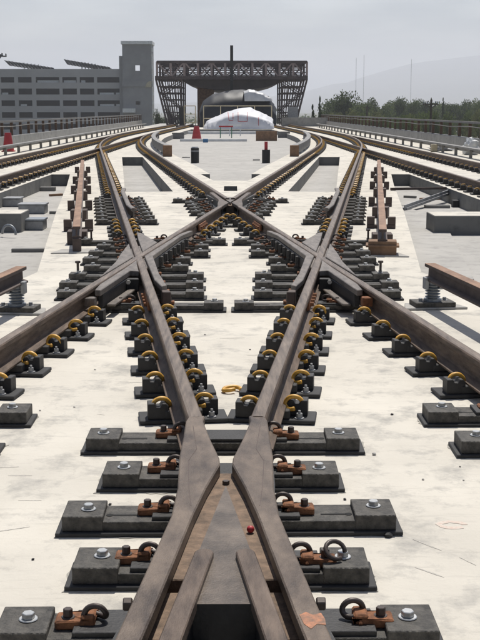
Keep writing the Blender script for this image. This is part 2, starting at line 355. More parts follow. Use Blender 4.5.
# ------------------------------------------------------------------ rails
def path_of(kind, side, s, y0, y1, z=RB, step=None):
    step = step or (0.8 if kind == 'cross' else 2.0)
    n = max(2, int((y1-y0)/step)+1)
    return [(s*rail_x(kind, side, y0+(y1-y0)*i/(n-1)), y0+(y1-y0)*i/(n-1), z) for i in range(n)]
SIDE = {-1: 'garage', 1: 'tree'}
KNV = 1.12                                                     # frog knuckle starts this far beyond the theoretical point
def joint_bar(parent, x, y, s, rz):
    jb = obj('joint_bar', MB().box(-.012,.012,-.30,.30,.035,.115).mesh('joint_bar', 'rust', .004), parent, (x, y, RB), rz)
    bm_ = MB().cyl((0,0), .018, 0, .03, 6)
    me = bm_.mesh('joint_bolt', 'rust')
    for k in range(4):
        o = obj('bolt', me, jb, (s*.01, -.22+k*.147, .075)); o.rotation_euler = (0, s*math.pi/2, 0)
for s in (-1, 1):
    sd, od = SIDE[s], SIDE[-s]
    # rail that carries the outer side of the branch heading to side s: passes the near frog and the K crossing of side s
    z = RB-(.0025 if s < 0 else 0)
    r = tag(obj('running_rail', MB().sweep(HEAD, path_of('cross', 1, s, YN+KNV, YEND-5.5, z), top=(9,10,11)).mesh('rail', ['rail','railtop'])),
            'brown rail from the near frog through the crossing to the %s side track' % sd, 'rail', 'crossover rails')
    yj = 9.05; joint_bar(r, s*(SL*(yj-YN))+s*.03, yj, s, -s*math.atan(SL))
    # inner rail: near part, from behind the camera to the far frog
    r = tag(obj('running_rail', MB().sweep(HEAD, path_of('cross', -1, s, 0.6, YF-KNV, z), top=(9,10,11)).mesh('rail', ['rail','railtop'])),
            'brown rail from the %s side corner through the crossing to the far frog' % od, 'rail', 'crossover rails')
    yj = 15.0; joint_bar(r, s*SL*(yj-YF)+s*.03, yj, s, -s*math.atan(SL))
    r = tag(obj('running_rail', MB().sweep(HEAD, path_of('cross', -1, s, YF+.42, YEND-5.5, z), top=(9,10,11)).mesh('rail', ['rail','railtop'])),
            'brown curved rail from the far frog to the %s side track' % sd, 'rail', 'crossover rails')
    for side, w in ((-1, 'inner'), (1, 'outer')):
        tag(obj('running_rail', MB().sweep(HEAD, path_of('main', side, s, -2, 124, RB+.002), top=(9,10,11)).mesh('rail', ['rail','railtop'])),
            '%s rail of the straight track along the %s side parapet' % (w, sd), 'rail', 'main track rails')
    # guard rail opposite the far frog
    def gx(y): return s*(rail_x('cross', 1, y)-.0365-.048-.0365-.07*max(0, abs(y-18.8)-1.5))
    gp = [(gx(y), y, RB+.004) for y in [16.6+k*.22 for k in range(21)]]
    t = tag(obj('guard_rail', MB().sweep(HEAD, gp).mesh('guard', 'casting')),
            'short flared guard rail beside the far frog on the %s side' % sd, 'rail', 'guard rails')

# ------------------------------------------------------------------ frogs
def frog(direction, yt, label):
    """direction +1: V opens towards the camera (near frog); -1: opens away"""
    t = thing('rail_frog', label, 'rail frog', (0, 0, 0))
    def W(u, v): return (u, yt-v*direction)                    # v>0 towards the V legs
    AX = lambda py: 225.0+(480-py)*0.018
    def hp(d, py, z=RT):
        x, y = P(AX(py)-d, py, z); return (abs(x), YN-y)
    outer = [hp(40.2,420),hp(42.5,437),hp(46.0,455),hp(47.2,486),hp(53,514),hp(96,612),hp(104,630)]
    inner = [hp(77.5,630),hp(70,612),hp(31.5,514),hp(25.5,501),hp(18.5,486),hp(5.2,463),hp(6,457),hp(16,437),hp(23,420)]
    def ext(a, b, v): k = (v-a[1])/(b[1]-a[1]); return (a[0]+(b[0]-a[0])*k, v)
    outer.append(ext(outer[-2], outer[-1], 1.75)); inner.insert(0, ext(inner[1], inner[0], 1.75))
    # line up the outer end with the rail it joins
    yj = -KNV; outer.insert(0, (SL*KNV+.0365, yj-.02)); inner.append((SL*KNV-.0365, yj-.02))
    seam = [hp(33,425),hp(29,448),hp(37,460),hp(36,486),hp(33.5,505)]
    for s in (-1, 1):
        poly = [W(s*u, v) for u, v in outer+inner]
        w = obj('wing_rail', MB().prism(poly, RT-.052, RT-.003).mesh('wing', 'nose', .005), t)
        cl = [((a[0]+b[0])/2, a[1]) for a, b in zip(outer, [ext2 for ext2 in inner[::-1]])] if False else None
        # web and foot under the head
        mid = [(.5*(SL*KNV*2), yj)]
        mids = [(SL*KNV, -KNV), (.135, -.60), (.118, -.25), (.125, .02), (.155, .22), (.40, 1.75)]
        pw = [(W(s*u, v)[0], W(s*u, v)[1], RB) for u, v in (mids if direction < 0 else mids)]
        if direction > 0: pw = pw[::-1]
        obj('web', MB().sweep([(-.07,0),(.07,0),(.07,.012),(.022,.03),(.018,.12),(-.018,.12),(-.022,.03),(-.07,.012)], pw).mesh('web', 'dark'), w)
        sm = [W(s*u, v) for u, v in seam]
        if direction > 0: obj('weld_seam', MB().sweep([(-.0014,0),(.0014,0),(.0014,.001),(-.0014,.001)], [(x, y, RT-.003) for x, y in sm]).mesh('seam', 'contactside'), w)
        # V leg: the running rail proper, rounded end on the nose casting
        if direction > 0:
            v0 = hp(0, 548)[1]; hw = .031; ou = lambda v: SL*v
            ring_ = [(s*(ou(v0+.03)+hw*math.cos(a_)), v0+.03-hw*math.sin(a_)) for a_ in [math.pi*q/10 for q in range(11)]]
            poly = [W(s*(ou(1.9)+hw), 1.9)]+[W(u, v) for u, v in ring_]+[W(s*(ou(1.9)-hw), 1.9)]
            lo = obj('point_rail', MB().prism(poly, RT-.045, RT-.001).mesh('leg', 'legsteel', .004), t)
            obj('web', MB().sweep([(-.07,0),(.07,0),(.07,.012),(.02,.03),(.018,.121),(-.018,.121),(-.02,.03),(-.07,.012)], [(W(s*ou(v), v)[0], W(0, v)[1], RB) for v in (1.9, v0+.12)]).mesh('legweb', 'dark'), lo)
    # nose and casting floors
    nose = [(0, hp(0,480)[1]), hp(26,547), hp(30,565), hp(34,597)]
    nose = [(u, v) for u, v in nose]
    poly = [W(-u, v) for u, v in nose]+[W(u, v) for u, v in nose[:0:-1]]
    npz = MB().prism(poly, .075, RT-.022); npz.mi = [0 if len(f) == 3 else 1 for f in npz.f]  # upright sides coloured near black to stand for their shade
    obj('nose_plate', npz.mesh('nose', ['noseplate', 'dark']), t)
    fl = [(.06,-.44),(.10,-.25),(.10,0),hp(40,501),hp(58,548),hp(64,563)]
    poly = [W(-u, v) for u, v in fl]+[W(u, v) for u, v in fl[::-1]]
    obj('casting_floor', MB().prism(poly, .075, RT-.055).mesh('cfloor', 'rustfloor', .004), t)
    for s in (-1, 1):
        f0, f1 = hp(0,565)[1]+.012, hp(0,612)[1]
        poly = [W(s*(SL*f0+.03), f0), W(s*(SL*f1+.03), f1), W(s*(SL*f1+.13), f1), W(s*(SL*f0+.12), f0)]
        obj('heel_plate', MB().prism(poly, .08, RT-.085).mesh('heel', 'rustfloor', .004), t)
    bo = MB().cyl((0,0), .022, 0, .028, 6)
    me = bo.mesh('frog_bolt', 'clipdark', .003)
    for s in (-1, 1):
        for (u, v) in ((.178,-.02),(.182,.09),(.190,.20),(.30,.75),(.40,1.25)):
            x, y = W(s*u, v); o = obj('bolt', me, t, (x-s*.02, y, .155)); o.rotation_euler = (0, s*math.pi/2, 0)
    x, y = W(0, -.30); obj('bolt', MB().cyl((x, y), .014, RT-.056, RT-.04, 6).mesh('fb', 'clipdark'), t)
    return t
near = frog(1, YN, 'big brown steel frog with V shaped nose plate and bent wing rails')
obj('paint_mark', MB().prism([P(299.5,615,RT-.0025),P(306,612,RT-.0025),P(313,615,RT-.0025),P(321,613,RT-.0025),P(325,619,RT-.0025),P(326,625,RT-.0025),P(317,624,RT-.0025),P(311,629,RT-.0025),P(304,624,RT-.0025)], RT-.0029, RT-.0018).mesh('paint', 'orange'), near)['label'] = 'orange spray paint mark across the rail'
frog(-1, YF, 'small distant frog where the two inner rails meet before the grey floor')

# ------------------------------------------------------------------ K crossings
def kcross(s):
    t = thing('diamond_crossing', 'grey cast crossing with flared check rails where two rails cross on the %s side' % SIDE[s], 'rail crossing', group='K crossings')
    # worked out on the -X side, mirrored with s
    LA = lambda y: SL*(y-YF); LB = lambda y: -SL*(y-YN)
    k = -s
    def pr(name, poly, z0, z1, m, par=t, bev=.005): return obj(name, MB().prism([(k*x, y) for x, y in poly], z0, z1).mesh(name, m, bev), par)
    o1 = .062; cx = -g2
    pr('point_plate', [(cx-o1, YC), (LB(12.25)-o1, 12.25), (cx-.205, 11.35), (cx-.195, 10.75), (LA(9.75)-o1, 9.75)], .09, RT-.006, 'casting')
    yv = YC-o1/SL
    w = pr('check_rail', [(cx, YC-.30), (LA(10.2)+.052, 10.2), (LA(9.25)+.055, 9.25), (LA(8.95)+.085, 8.95), (LA(8.93)+.135, 8.93), (LA(9.2)+.135, 9.2), (LA(10.05)+.13, 10.05), (LB(10.02)-.055, 10.02), (LB(10.55)-.05, 10.55)], RT-.045, RT+.004, 'casting')
    pr('check_web', [(LA(10.0)+.07, 10.0), (LA(9.05)+.085, 9.05), (LA(9.05)+.125, 9.05), (LA(10.0)+.135, 10.0)], .085, RT-.05, 'dark', w)
    pr('foot', [(LA(10.0)+.15, 10.0), (LA(9.1)+.14, 9.1), (LA(9.1)+.21, 9.1), (LA(10.0)+.21, 10.0)], .085, .105, 'casting', w)
    pr('elbow_rail', [(LA(13.45)+.10, 13.45), (LA(13.1)+.055, 13.1), (cx+.050, YC), (LB(9.5)+.055, 9.5), (LB(9.15)+.09, 9.15), (LB(9.2)+.135, 9.2), (LB(9.9)+.115, 9.9), (cx+.130, YC), (LA(12.9)+.105, 12.9), (LA(13.45)+.15, 13.45)], RT-.045, RT+.003, 'casting')
    e2 = pr('elbow_web', [(LA(13.3)+.09, 13.3), (cx+.08, YC), (LB(9.3)+.09, 9.3), (LB(9.3)+.125, 9.3), (cx+.125, YC), (LA(13.3)+.125, 13.3)], .085, RT-.05, 'dark')
    rib = MB().box(-.012,.012,-.03,.03,.09,RT-.055).mesh('rib', 'plate')
    for q in range(7):
        y = 11.5+q*.26; obj('rib', rib, e2, (k*(LA(y)+.145), y, 0))
    pr('heel_plate', [(cx, YC+.42), (LB(12.6)+.055, 12.6), (LB(13.35)+.07, 13.35), (LB(13.3)+.12, 13.3), (LA(12.35)-.06, 12.35)], .09, RT-.006, 'casting')
    pr('casting_base', [(cx-.16,10.25), (cx+.12,10.25), (cx+.14,12.2), (cx-.16,12.2)], .082, RT-.03, 'casting')
    pr('spacer_block', [(LB(9.97)-.06, 9.97), (LB(9.97)-.24, 9.97), (LB(9.9)-.24, 9.9), (LB(9.9)-.06, 9.9)], .082, RT-.05, 'dark')
    o = obj('bolt', MB().cyl((0,0), .02, 0, .03, 6).mesh('kb', 'zinc'), t, (k*(LB(9.9)-.15), 9.9, .165)); o.rotation_euler = (math.pi/2, 0, 0)
    pr('end_block', [(LA(8.95)+.04, 8.95), (LA(8.95)+.10, 8.95), (LA(8.87)+.10, 8.87), (LA(8.87)+.02, 8.87)], .12, .19, 'rust' if s > 0 else 'casting')
    pr('elbow_tip', [(LB(9.16)+.09, 9.16), (LB(9.16)+.15, 9.16), (LB(9.05)+.16, 9.05), (LB(9.05)+.09, 9.05)], .10, RT-.03, 'contactside')
    return t
kcross(-1); kcross(1)

# ------------------------------------------------------------------ fasteners
def catmull(pts, per=4):
    pts = [Vector(p) for p in pts]; out = []
    for i in range(len(pts)-1):
        p0 = pts[max(i-1, 0)]; p1 = pts[i]; p2 = pts[i+1]; p3 = pts[min(i+2, len(pts)-1)]
        for k in range(per):
            t = k/per
            out.append(0.5*((2*p1)+(p2-p0)*t+(2*p0-5*p1+4*p2-p3)*t*t+(3*p1-p0-3*p2+p3)*t*t*t))
    out.append(pts[-1]); return out
CLIP = [(.034,.004,.040),(.034,.002,.062),(.020,0,.088),(-.008,0,.100),(-.038,0,.094),(-.058,0,.070),(-.056,-.012,.048),(-.036,-.036,.040),(-.006,-.046,.046)]
clip_pts = catmull(CLIP, 3)
clip_mesh = MB().tube(clip_pts, .0125, 7).mesh('clip', 'gold', 0, True)
clip_dark = MB().tube([p*.72+Vector((0,0,.012)) for p in clip_pts], .0095, 8).mesh('clip_dark', 'clipdark', 0, True)
def hexbolt(m='zinc', r=.021, h=.018, washer=.030):
    b = MB().cyl((0,0), washer, 0, .005, 14); b.cyl((0,0), r, .005, .005+h, 6, r*.97); return b.mesh('bolt', m, .002)
bolt_mesh = hexbolt(); bolt_dark = hexbolt('clipdark'); nut_mesh = hexbolt('clipdark', .016, .026, .022)
# standard clip fastener, origin under the rail, rail along Y
fp_plate = MB().box(-.235,.235,-.10,.10,.004,.026).mesh('plate', 'pad', .004)
fp_seat = MB().box(-.10,.10,-.085,.085,.026,.072).mesh('seat', 'dark', .004)
def shoulder():
    b = MB(); prof = [(-.055,0),(.055,0),(.055,.085),(.020,.085),(.010,.066),(-.012,.066),(-.022,.085),(-.04,.085),(-.055,.07)]
    for i in range(1): pass
    n = len(prof); vs = [(x, -.045, z) for x, z in prof]+[(x, .045, z) for x, z in prof]
    tr = tessellate_polygon([[Vector((x, z, 0)) for x, z in prof]])
    fs = [list(t) for t in tr]+[[n+i for i in t[::-1]] for t in tr]+[[i, (i+1) % n, n+(i+1) % n, n+i] for i in range(n)]
    b._add(vs, fs); return b.mesh('shoulder', 'dark', .003)
sh_mesh = shoulder()
ab_mesh = MB().cyl((0,0), .026, 0, .006, 12).cyl((0,0), .017, .006, .03, 6).cyl((0,0), .008, .03, .045, 8).mesh('anchor', 'galv', .001)
ab_dark = MB().cyl((0,0), .026, 0, .006, 12).cyl((0,0), .017, .006, .03, 6).mesh('anchor_d', 'galv', .001)
def fastener(x, y, rz, label, group, dark=False, jit=True):
    t = thing('rail_fastener', label, 'fastener', (x, y, 0), rz+(random.uniform(-.02,.02) if jit else 0), group)
    obj('base_plate', fp_plate, t); obj('rail_seat', fp_seat, t)
    for s in (-1, 1):
        R = 0 if s > 0 else math.pi
        obj('shoulder', sh_mesh, t, (s*.135, s*.035, .026), R)
        co = obj('clip', clip_mesh, t, (s*.130, s*.02+random.uniform(-.012,.012), .026+.004), R+random.uniform(-.28,.28)); co.rotation_euler.x = random.uniform(-.12,.12)
        obj('bolt', ab_mesh, t, (s*.15, -s*.062, .026))
    return t
def far_mesh():
    b = MB(); b.cur = 0; b.box(-.235,.235,-.10,.10,.004,.026); b.box(-.10,.10,-.085,.085,.026,.072)
    for s in (-1, 1):
        b.cur = 0; b.box(s*.135-.05, s*.135+.05, s*.035-.045, s*.035+.045, .026, .105)
        b.cur = 1; b.tube([(s*(.135+p[0]), s*(p[1]+.03), p[2]+.035) for p in CLIP[::2]], .013, 5)
    return b
far_fast = far_mesh().mesh('fastener_far', ['dark', 'gold'])

ORD = 'first second third fourth fifth sixth seventh eighth ninth tenth eleventh twelfth'.split()
fast = []                                                      # (y, x, rz, rail description, style)
def station(y0, y1, d):
    n = int(round((y1-y0)/d)); return [y0+(y1-y0)*i/n for i in range(n+1)]
for s in (-1, 1):
    ang = s*math.atan(SL); sd, od = SIDE[s], SIDE[-s]
    for i, y in enumerate(station(5.98, 8.85, .555)): fast.append((y, s*SL*(y-YN), -ang, 'gold clipped fastener, %s from the near frog on the rail to the %s side crossing' % (ORD[i], sd)))
    for i, y in enumerate(station(6.52, 8.80, .56)): fast.append((y, s*SL*(y-YF), -ang, 'gold clipped fastener, %s from the corner plate on the %s side outer rail' % (ORD[i], od)))
    for i, y in enumerate(station(14.65, 16.9, .56)): fast.append((y, s*SL*(y-YF), -ang, 'gold clipped fastener, %s from the %s side crossing towards the far frog' % (ORD[i], od)))
    for i, y in enumerate(station(14.65, 16.1, .56)): fast.append((y, s*SL*(y-YN), -ang, 'gold clipped fastener, %s beyond the %s side crossing before the guard rail' % (ORD[i], sd)))
    for side, y0, wd in ((1, 21.5, 'outer'), (-1, 21.6, 'inner')):
        for y in station(y0, YEND-6, .62):
            e = .1; a = math.atan((xc(y+e)-xc(y-e))/(2*e))
            fast.append((y, s*rail_x('cross', side, y), -s*a, 'small gold clipped fastener on the %s rail of the curve to the %s side track' % (wd, sd)))
    for side, wd in ((-1, 'inner'), (1, 'outer')):
        for y in station(18 if side < 0 else 27, 120, .66):
            fast.append((y, s*rail_x('main', side, y), 0, 'small gold clipped fastener on the %s rail of the straight %s side track' % (wd, sd)))
fast.sort(key=lambda f: f[0])
stuff = MB()
for i, (y, x, rz, lab) in enumerate(fast):
    if i < 292:
        if y < 23: fastener(x, y, rz, lab, 'clip fasteners along the rails')
        else: tag(obj('rail_fastener', far_fast, None, (x, y, 0), rz), lab, 'fastener', 'clip fasteners along the rails')
    else:
        c, s_ = math.cos(rz), math.sin(rz); b = MB(); b.cur = 0
        b.box(-.235,.235,-.10,.10,.004,.072)
        for s in (-1, 1): b.cur = 1; b.box(s*.105-.045, s*.105+.045, -.03, .045, .072, .13)
        stuff.cur = 0; k = len(stuff.v)
        stuff.v += [(x+vx*c-vy*s_, y+vx*s_+vy*c, vz) for vx, vy, vz in b.v]
        stuff.f += [[k+q for q in f] for f in b.f]; stuff.mi += b.mi
o = obj('distant_fasteners', stuff.mesh('distant_fasteners', ['dark', 'gold'])); o['kind'] = 'stuff'
o['label'] = 'rows of tiny gold clipped fasteners along the distant rails'; o['category'] = 'fasteners'

# long base plates
blk_mesh = {}
def long_plate(xl, xr, y, label, group, clips, end_clips=True, hl=.165, two=True, studs=(), seed=0, cat='base plate', depth=.19, grout=False):
    rnd = random.Random(seed)
    t = thing('base_plate', label, cat, ((xl+xr)/2, y, 0), rnd.uniform(-.008,.008), group)
    L = xr-xl; hd = depth/2
    obj('pad', MB().box(-L/2-.025, L/2+.025, -hd-.022, hd+.018, .002, .018).mesh('pad', 'pad', .003), t)
    if grout:
        ex, ey = L/2+.012, hd+.012; pts = []; per = []
        for (x0_, y0_, x1_, y1_) in ((-ex,-ey,ex,-ey),(ex,-ey,ex,ey),(ex,ey,-ex,ey),(-ex,ey,-ex,-ey)):
            m_ = max(4, int(math.hypot(x1_-x0_, y1_-y0_)/.022)); per += [(x0_+(x1_-x0_)*q/m_, y0_+(y1_-y0_)*q/m_) for q in range(m_)]
        for (u_, v_) in per:
            j_ = max(.004, .012+.030*mn.noise(Vector((u_*9+seed*3, v_*9, 1)))+.02*mn.noise(Vector((u_*40+seed, v_*40, 3))))
            nx_ = (1 if u_ > ex-.03 else -1 if u_ < -ex+.03 else 0); ny_ = (1 if v_ > ey-.03 else -1 if v_ < -ey+.03 else 0)
            pts.append((u_+nx_*j_, v_+ny_*j_*.8))
        obj('grout_bed', MB().prism(pts, .0005, .0025).mesh('groutbed', 'grout'), t)
    obj('plate', MB().box(-L/2+.155, L/2-.155, -hd, hd, .018, .056).mesh('plate', 'plate', .002), t)
    if clips:
        cxs = [c_-(xl+xr)/2 for c_, _ in clips]; obj('rail_seat', MB().box(max(-L/2+.17, min(cxs)-.0) if len(clips) > 1 else cxs[0]+clips[0][1]*-.03-.12, min(L/2-.17, max(cxs)) if len(clips) > 1 else cxs[0]-clips[0][1]*.03+.12, -hd+.012, hd-.012, .055, .0728).mesh('seatp', 'dark', .002), t)
    bw = .16
    for s in (-1, 1):
        if not two and s != two: pass
        bk = obj('end_block', MB().box(-bw/2, bw/2, -hd-.002, hd+.002, .018, .079).mesh('block', 'plate', .003) if ('b', depth) not in blk_mesh else blk_mesh[('b', depth)], t, (s*(L/2-bw/2), 0, 0))
        blk_mesh[('b', depth)] = bk.data
        o = obj('bolt', bolt_mesh, bk, (-s*.005+rnd.uniform(-.012,.012), rnd.uniform(-.015,.02), .0793), rnd.uniform(0, 1))
    for (cx, s) in clips:                                      # s: which way is away from the rail
        lx = cx-(xl+xr)/2
        if abs(lx) > L/2-.15: continue
        sl = ('slot',)
        if sl not in blk_mesh:
            b = MB(); b.box(0,.11,-.006,.006,0,.0015); b.cyl((0,0), .015, 0, .0014, 12); blk_mesh[sl] = b.mesh('slot', 'slot')
        if L/2-abs(lx) > .27: obj('slot', blk_mesh[sl], t, (s*(L/2-.18)*1.0, -.02, .0562), math.pi if s > 0 else 0)
        hk = ('h',)
        if hk not in blk_mesh: blk_mesh[hk] = MB().box(-.065,.06,-.042,.032,0,.030).box(-.065,-.02,-.042,.032,.030,.046).cyl((-.045,-.043), .010, .012, .03, 8).mesh('housing', 'rust', .006)
        h = obj('clip_housing', blk_mesh[hk], t, (lx, rnd.uniform(-.01,.02), .0562), 0 if s > 0 else math.pi)
        obj('nut', nut_mesh, h, (.022, -.005, .026))
        obj('clip', clip_dark, h, (-.055, .012, -.012), rnd.uniform(-.15,.15))
    return t
grpF = 'long base plates under the near frog'
wing = lambda y: .175 if y > 4.0 else .175+(4.0-y)*.27
for i, (y, xl, xr) in enumerate(((P(19,606,.079)[1]-.095,-.70,.655),(P(90,547.5,.079)[1]-.095,-.53,.50),(P(74,500,.079)[1]-.095,-.64,.665),(P(112,461,.079)[1]-.095,-.54,.49),(P(98,428,.079)[1]-.095,-.68,.64))):
    w = wing(y)+.115
    lab = ['widest black base plate under the frog heel with rusty clip housings', 'black base plate under the frog with a loose dark ring clip lying on it',
           'long black base plate under the frog nose with slotted ends', 'short black base plate under the bent knuckles of the frog', 'long black base plate across the rails before the frog throat'][i]
    long_plate(xl-.0, xr, y, lab, grpF, [(-w, -1), (w, 1)], seed=i, grout=True)
for s in (-1, 1):
    od = SIDE[s]
    for i, y in enumerate((5.93, 5.38)):
        x = s*-SL*(y-YF)
        xi, xo = x-s*.46, x+s*.50
        long_plate(min(xi, xo), max(xi, xo), y, 'black bolted base plate on the %s side outer rail, %s before its gold clips' % (od, ORD[i]), 'corner base plates', [(x-s*.115, -s)], seed=20+i, grout=True)
    # K crossing plates
    for i, (y, a, b) in enumerate(((9.38,1.30,.045),(9.98,1.50,.22),(10.52,1.56,.24),(11.08,1.55,.25),(11.66,1.48,.42),(12.28,1.57,.42),(12.88,1.58,.24),(13.48,1.56,.25),(14.08,1.85,.05))):
        xl, xr = (-a, -b) if s < 0 else (b, a)
        xo = s*max(abs(SL*(y-YN)), abs(SL*(y-YF))); xi = s*min(abs(SL*(y-YN)), abs(SL*(y-YF)))
        cl = [(xo+s*.13, s), (xi-s*.15, -s)]
        if abs(abs(xo)-abs(xi)) > .32: cl += [((xo+xi)/2, s)]
        long_plate(xl, xr, y, 'black base plate under the %s side crossing, %s from its near frog end' % (SIDE[s], ORD[i]) if i not in (0, 8) else
                   ('longest black base plate at the %s end of the %s side crossing' % ('near frog' if i == 0 else 'far frog', SIDE[s])),
                   'base plates under the K crossings', cl, seed=40+i, depth=.16)
    # upright studs beside the crossing
    for (y, x) in ((14.08, 1.70), (11.08, 1.47)):
        tag(obj('anchor_stud', MB().cyl((s*x, y), .012, .078, .19, 8).cyl((s*x, y), .026, .175, .195, 8).mesh('stud', 'clipdark')), 'upright dark anchor stud on a base plate at the %s side crossing' % SIDE[s], 'stud', 'anchor studs')
    # guard rail plates
    for i, y in enumerate(station(16.65, 20.9, .60)):
        x = SL*(y-YN); a, b = s*(x+.37), s*(x-.50)
        long_plate(min(a, b), max(a, b), y, 'short black base plate under the %s side guard rail, %s from the crossing' % (SIDE[s], ORD[i]), 'guard rail base plates', [(s*(x-.22), -s)], seed=60+i, depth=.15)
for i, (y, a) in enumerate(((17.5,.50),(18.07,.62),(18.65,.66),(19.25,.72),(19.85,.78),(20.6,1.02))):
    long_plate(-a, a, y, 'black bolted base plate under the far frog, %s from the crossings' % ORD[i], 'base plates under the far frog', [(-a+.28, -1), (a-.28, 1)], seed=80+i, depth=.16)

# ------------------------------------------------------------------ contact rails on insulators
IB = [(-.055,-.13),(.055,-.13),(.055,-.115),(.012,-.10),(.010,-.035),(.045,-.022),(.045,0),(-.045,0),(-.045,-.022),(-.010,-.035),(-.012,-.10),(-.055,-.115)]
def ins_mesh(h):
    b = MB(); n = 5; b.cyl((0,0), .075, 0, .02, 14)
    for i in range(n):
        z = .02+(h-.05)*i/n; dz = (h-.05)/n
        b.cyl((0,0), .042, z, z+dz*.45, 14); b.cyl((0,0), .060, z+dz*.45, z+dz*.72, 14, .066); b.cyl((0,0), .066, z+dz*.72, z+dz, 14, .046)
    b.cyl((0,0), .05, h-.03, h, 14); return b.mesh('insulator', 'insul')
def contact(s, y0, y1, ztop, ys, label, ins_h, off=.64, rough_side=True):
    t = thing('contact_rail', label, 'contact rail', (0,0,0))
    x = lambda y: s*(abs(SL*(y-(YN if y > YC else YF)))+off)
    b = MB(); b.sweep(IB, [(x(y0), y0, ztop), (x(y1), y1, ztop)])
    b2 = MB(); b2.sweep([(-.044,0),(.044,0),(.044,.004),(-.044,.004)], [(x(y0+.002), y0+.002, ztop), (x(y1), y1, ztop)])
    r = obj('rail', b.mesh('contact', 'contactside'), t); obj('running_face', b2.mesh('contact_top', 'contact'), r)
    for y in ys:
        ang = -s*math.atan(SL)*(1 if y > YC else -1)
        if ins_h: 
            i = obj('insulator', ins_mesh(ztop-.13-.06), t, (x(y), y, .06), ang)
            for q in (-1, 1): obj('clamp', MB().prism([(q*.045,-.04),(q*.078,-.04),(q*.078,.04),(q*.045,.04)], ztop-.20, ztop-.10).mesh('clamp', 'galv', .004), i, (0,0,-.06))
            obj('bolt', ab_dark, i, (-.11, -.02, -.004)); obj('bolt', ab_dark, i, (.11, .02, -.004))
        bp = obj('foot_plate', MB().box(-.17,.17,-.11,.11,.02,.06).mesh('foot', 'plate', .004), t, (x(y), y, 0), ang)
        obj('grout_pad', MB().prism([(-.27,-.12),(.27,-.12),(.20,.14),(-.20,.14)], .001, .02).mesh('grout', 'floor', .004), bp)
    return t
contact(1, 2.0, 9.62, .36, (9.52, 6.9, 4.3), 'rusty contact rail end raised on a ribbed insulator, tree side corner', True)
contact(-1, 2.0, 9.45, .36, (9.30, 6.7, 4.1), 'rusty contact rail end raised on a ribbed insulator, garage side corner', True)
def far_contact(s, y0, y1, label):
    t = thing('contact_rail', label, 'contact rail'); x = lambda y: s*(SL*(y-YN)+.63); zt = .30
    r = obj('rail', MB().sweep(IB, [(x(y), y, zt) for y in (y0, (y0+y1)/2, y1)]).mesh('contact', 'contactside'), t)
    obj('running_face', MB().sweep([(-.044,0),(.044,0),(.044,.004),(-.044,.004)], [(x(y0+.003), y0+.003, zt), (x(y1), y1, zt)]).mesh('ctop', 'contact'), r)
    rnd = random.Random(5+s); y = y0+.9
    br = MB().box(-.20,.20,-.06,.06,0,.05).box(-.20,-.09,-.05,.05,.05,.16).box(.09,.20,-.05,.05,.05,.16).mesh('bracket', 'contactside', .004)
    ch = MB().box(-.12,.12,-.14,.14,0,.165).mesh('chair', 'contactside', .006)
    k = 0
    while y < y1:
        obj('bracket' , br if k % 2 else ch, t, (x(y), y, .002), rnd.uniform(-.1,.1)-s*.12); y += rnd.uniform(1.4, 2.4); k += 1
    obj('splice_plate', MB().box(-.05,.05,-.30,.30,-.10,-.03).mesh('splice', 'galv', .003), t, (x(y0+2.6), y0+2.6, zt), -s*math.atan(SL))
    e = obj('end_pedestal', MB().box(-.16 if s > 0 else -.05, .16 if s > 0 else .05, -.12,.12,0,.168).mesh('pedestal', 'wood' if s > 0 else 'contactside', .006), t, (x(y0+.1), y0+.1, .001), -s*math.atan(SL))  # garage side pedestal coloured dark to stand for its shadowed front
    if s > 0: obj('cap_plate', MB().box(-.19,.19,-.14,.14,.10,.125).mesh('cap', 'wood', .004), e)
    obj('grout_pad', MB().prism([(-.30,-.20),(.30,-.20),(.18,.16),(-.18,.16)], 0, .012).mesh('grout', 'floor'), e)
far_contact(-1, 13.35, 31.5, 'long reddish contact rail on brackets beside the crossing, garage side')
far_contact(1, 13.0, 31.5, 'long reddish contact rail on a rusty end block, tree side')
# covered contact rails inside the curves
for s in (-1, 1):
    t = thing('curved_contact_rail', 'curved grey covered contact rail on the slab edge inside the %s side curve' % SIDE[s], 'contact rail')
    off = g2+.62
    pts = [(s*(xc(y)-off), y, 0) for y in [41.5+k*1.5 for k in range(19)]]
    obj('cover_board', MB().sweep([(-.10,.34),(.10,.34),(.10,.40),(-.10,.40)], pts).mesh('cover', 'cover'), t)
    obj('side_board', MB().sweep([(-.09,.10),(-.06,.10),(-.06,.34),(-.09,.34)] if s < 0 else [(.06,.10),(.09,.10),(.09,.34),(.06,.34)], pts).mesh('cside', 'cover'), t)
    obj('rail', MB().sweep([(u, w+.30) for u, w in IB], pts).mesh('crail', 'contactside'), t)
    pm = MB().box(-.05,.05,-.05,.05,.002,.20).mesh('cpost', 'insul')
    for k in range(0, 19, 2): obj('insulator', pm, t, pts[k])
    obj('end_box', MB().box(-.16,.16,-.02,.10,.0,.40).mesh('ebox', 'wood', .01), t, (pts[0][0], pts[0][1]-.12, .002))

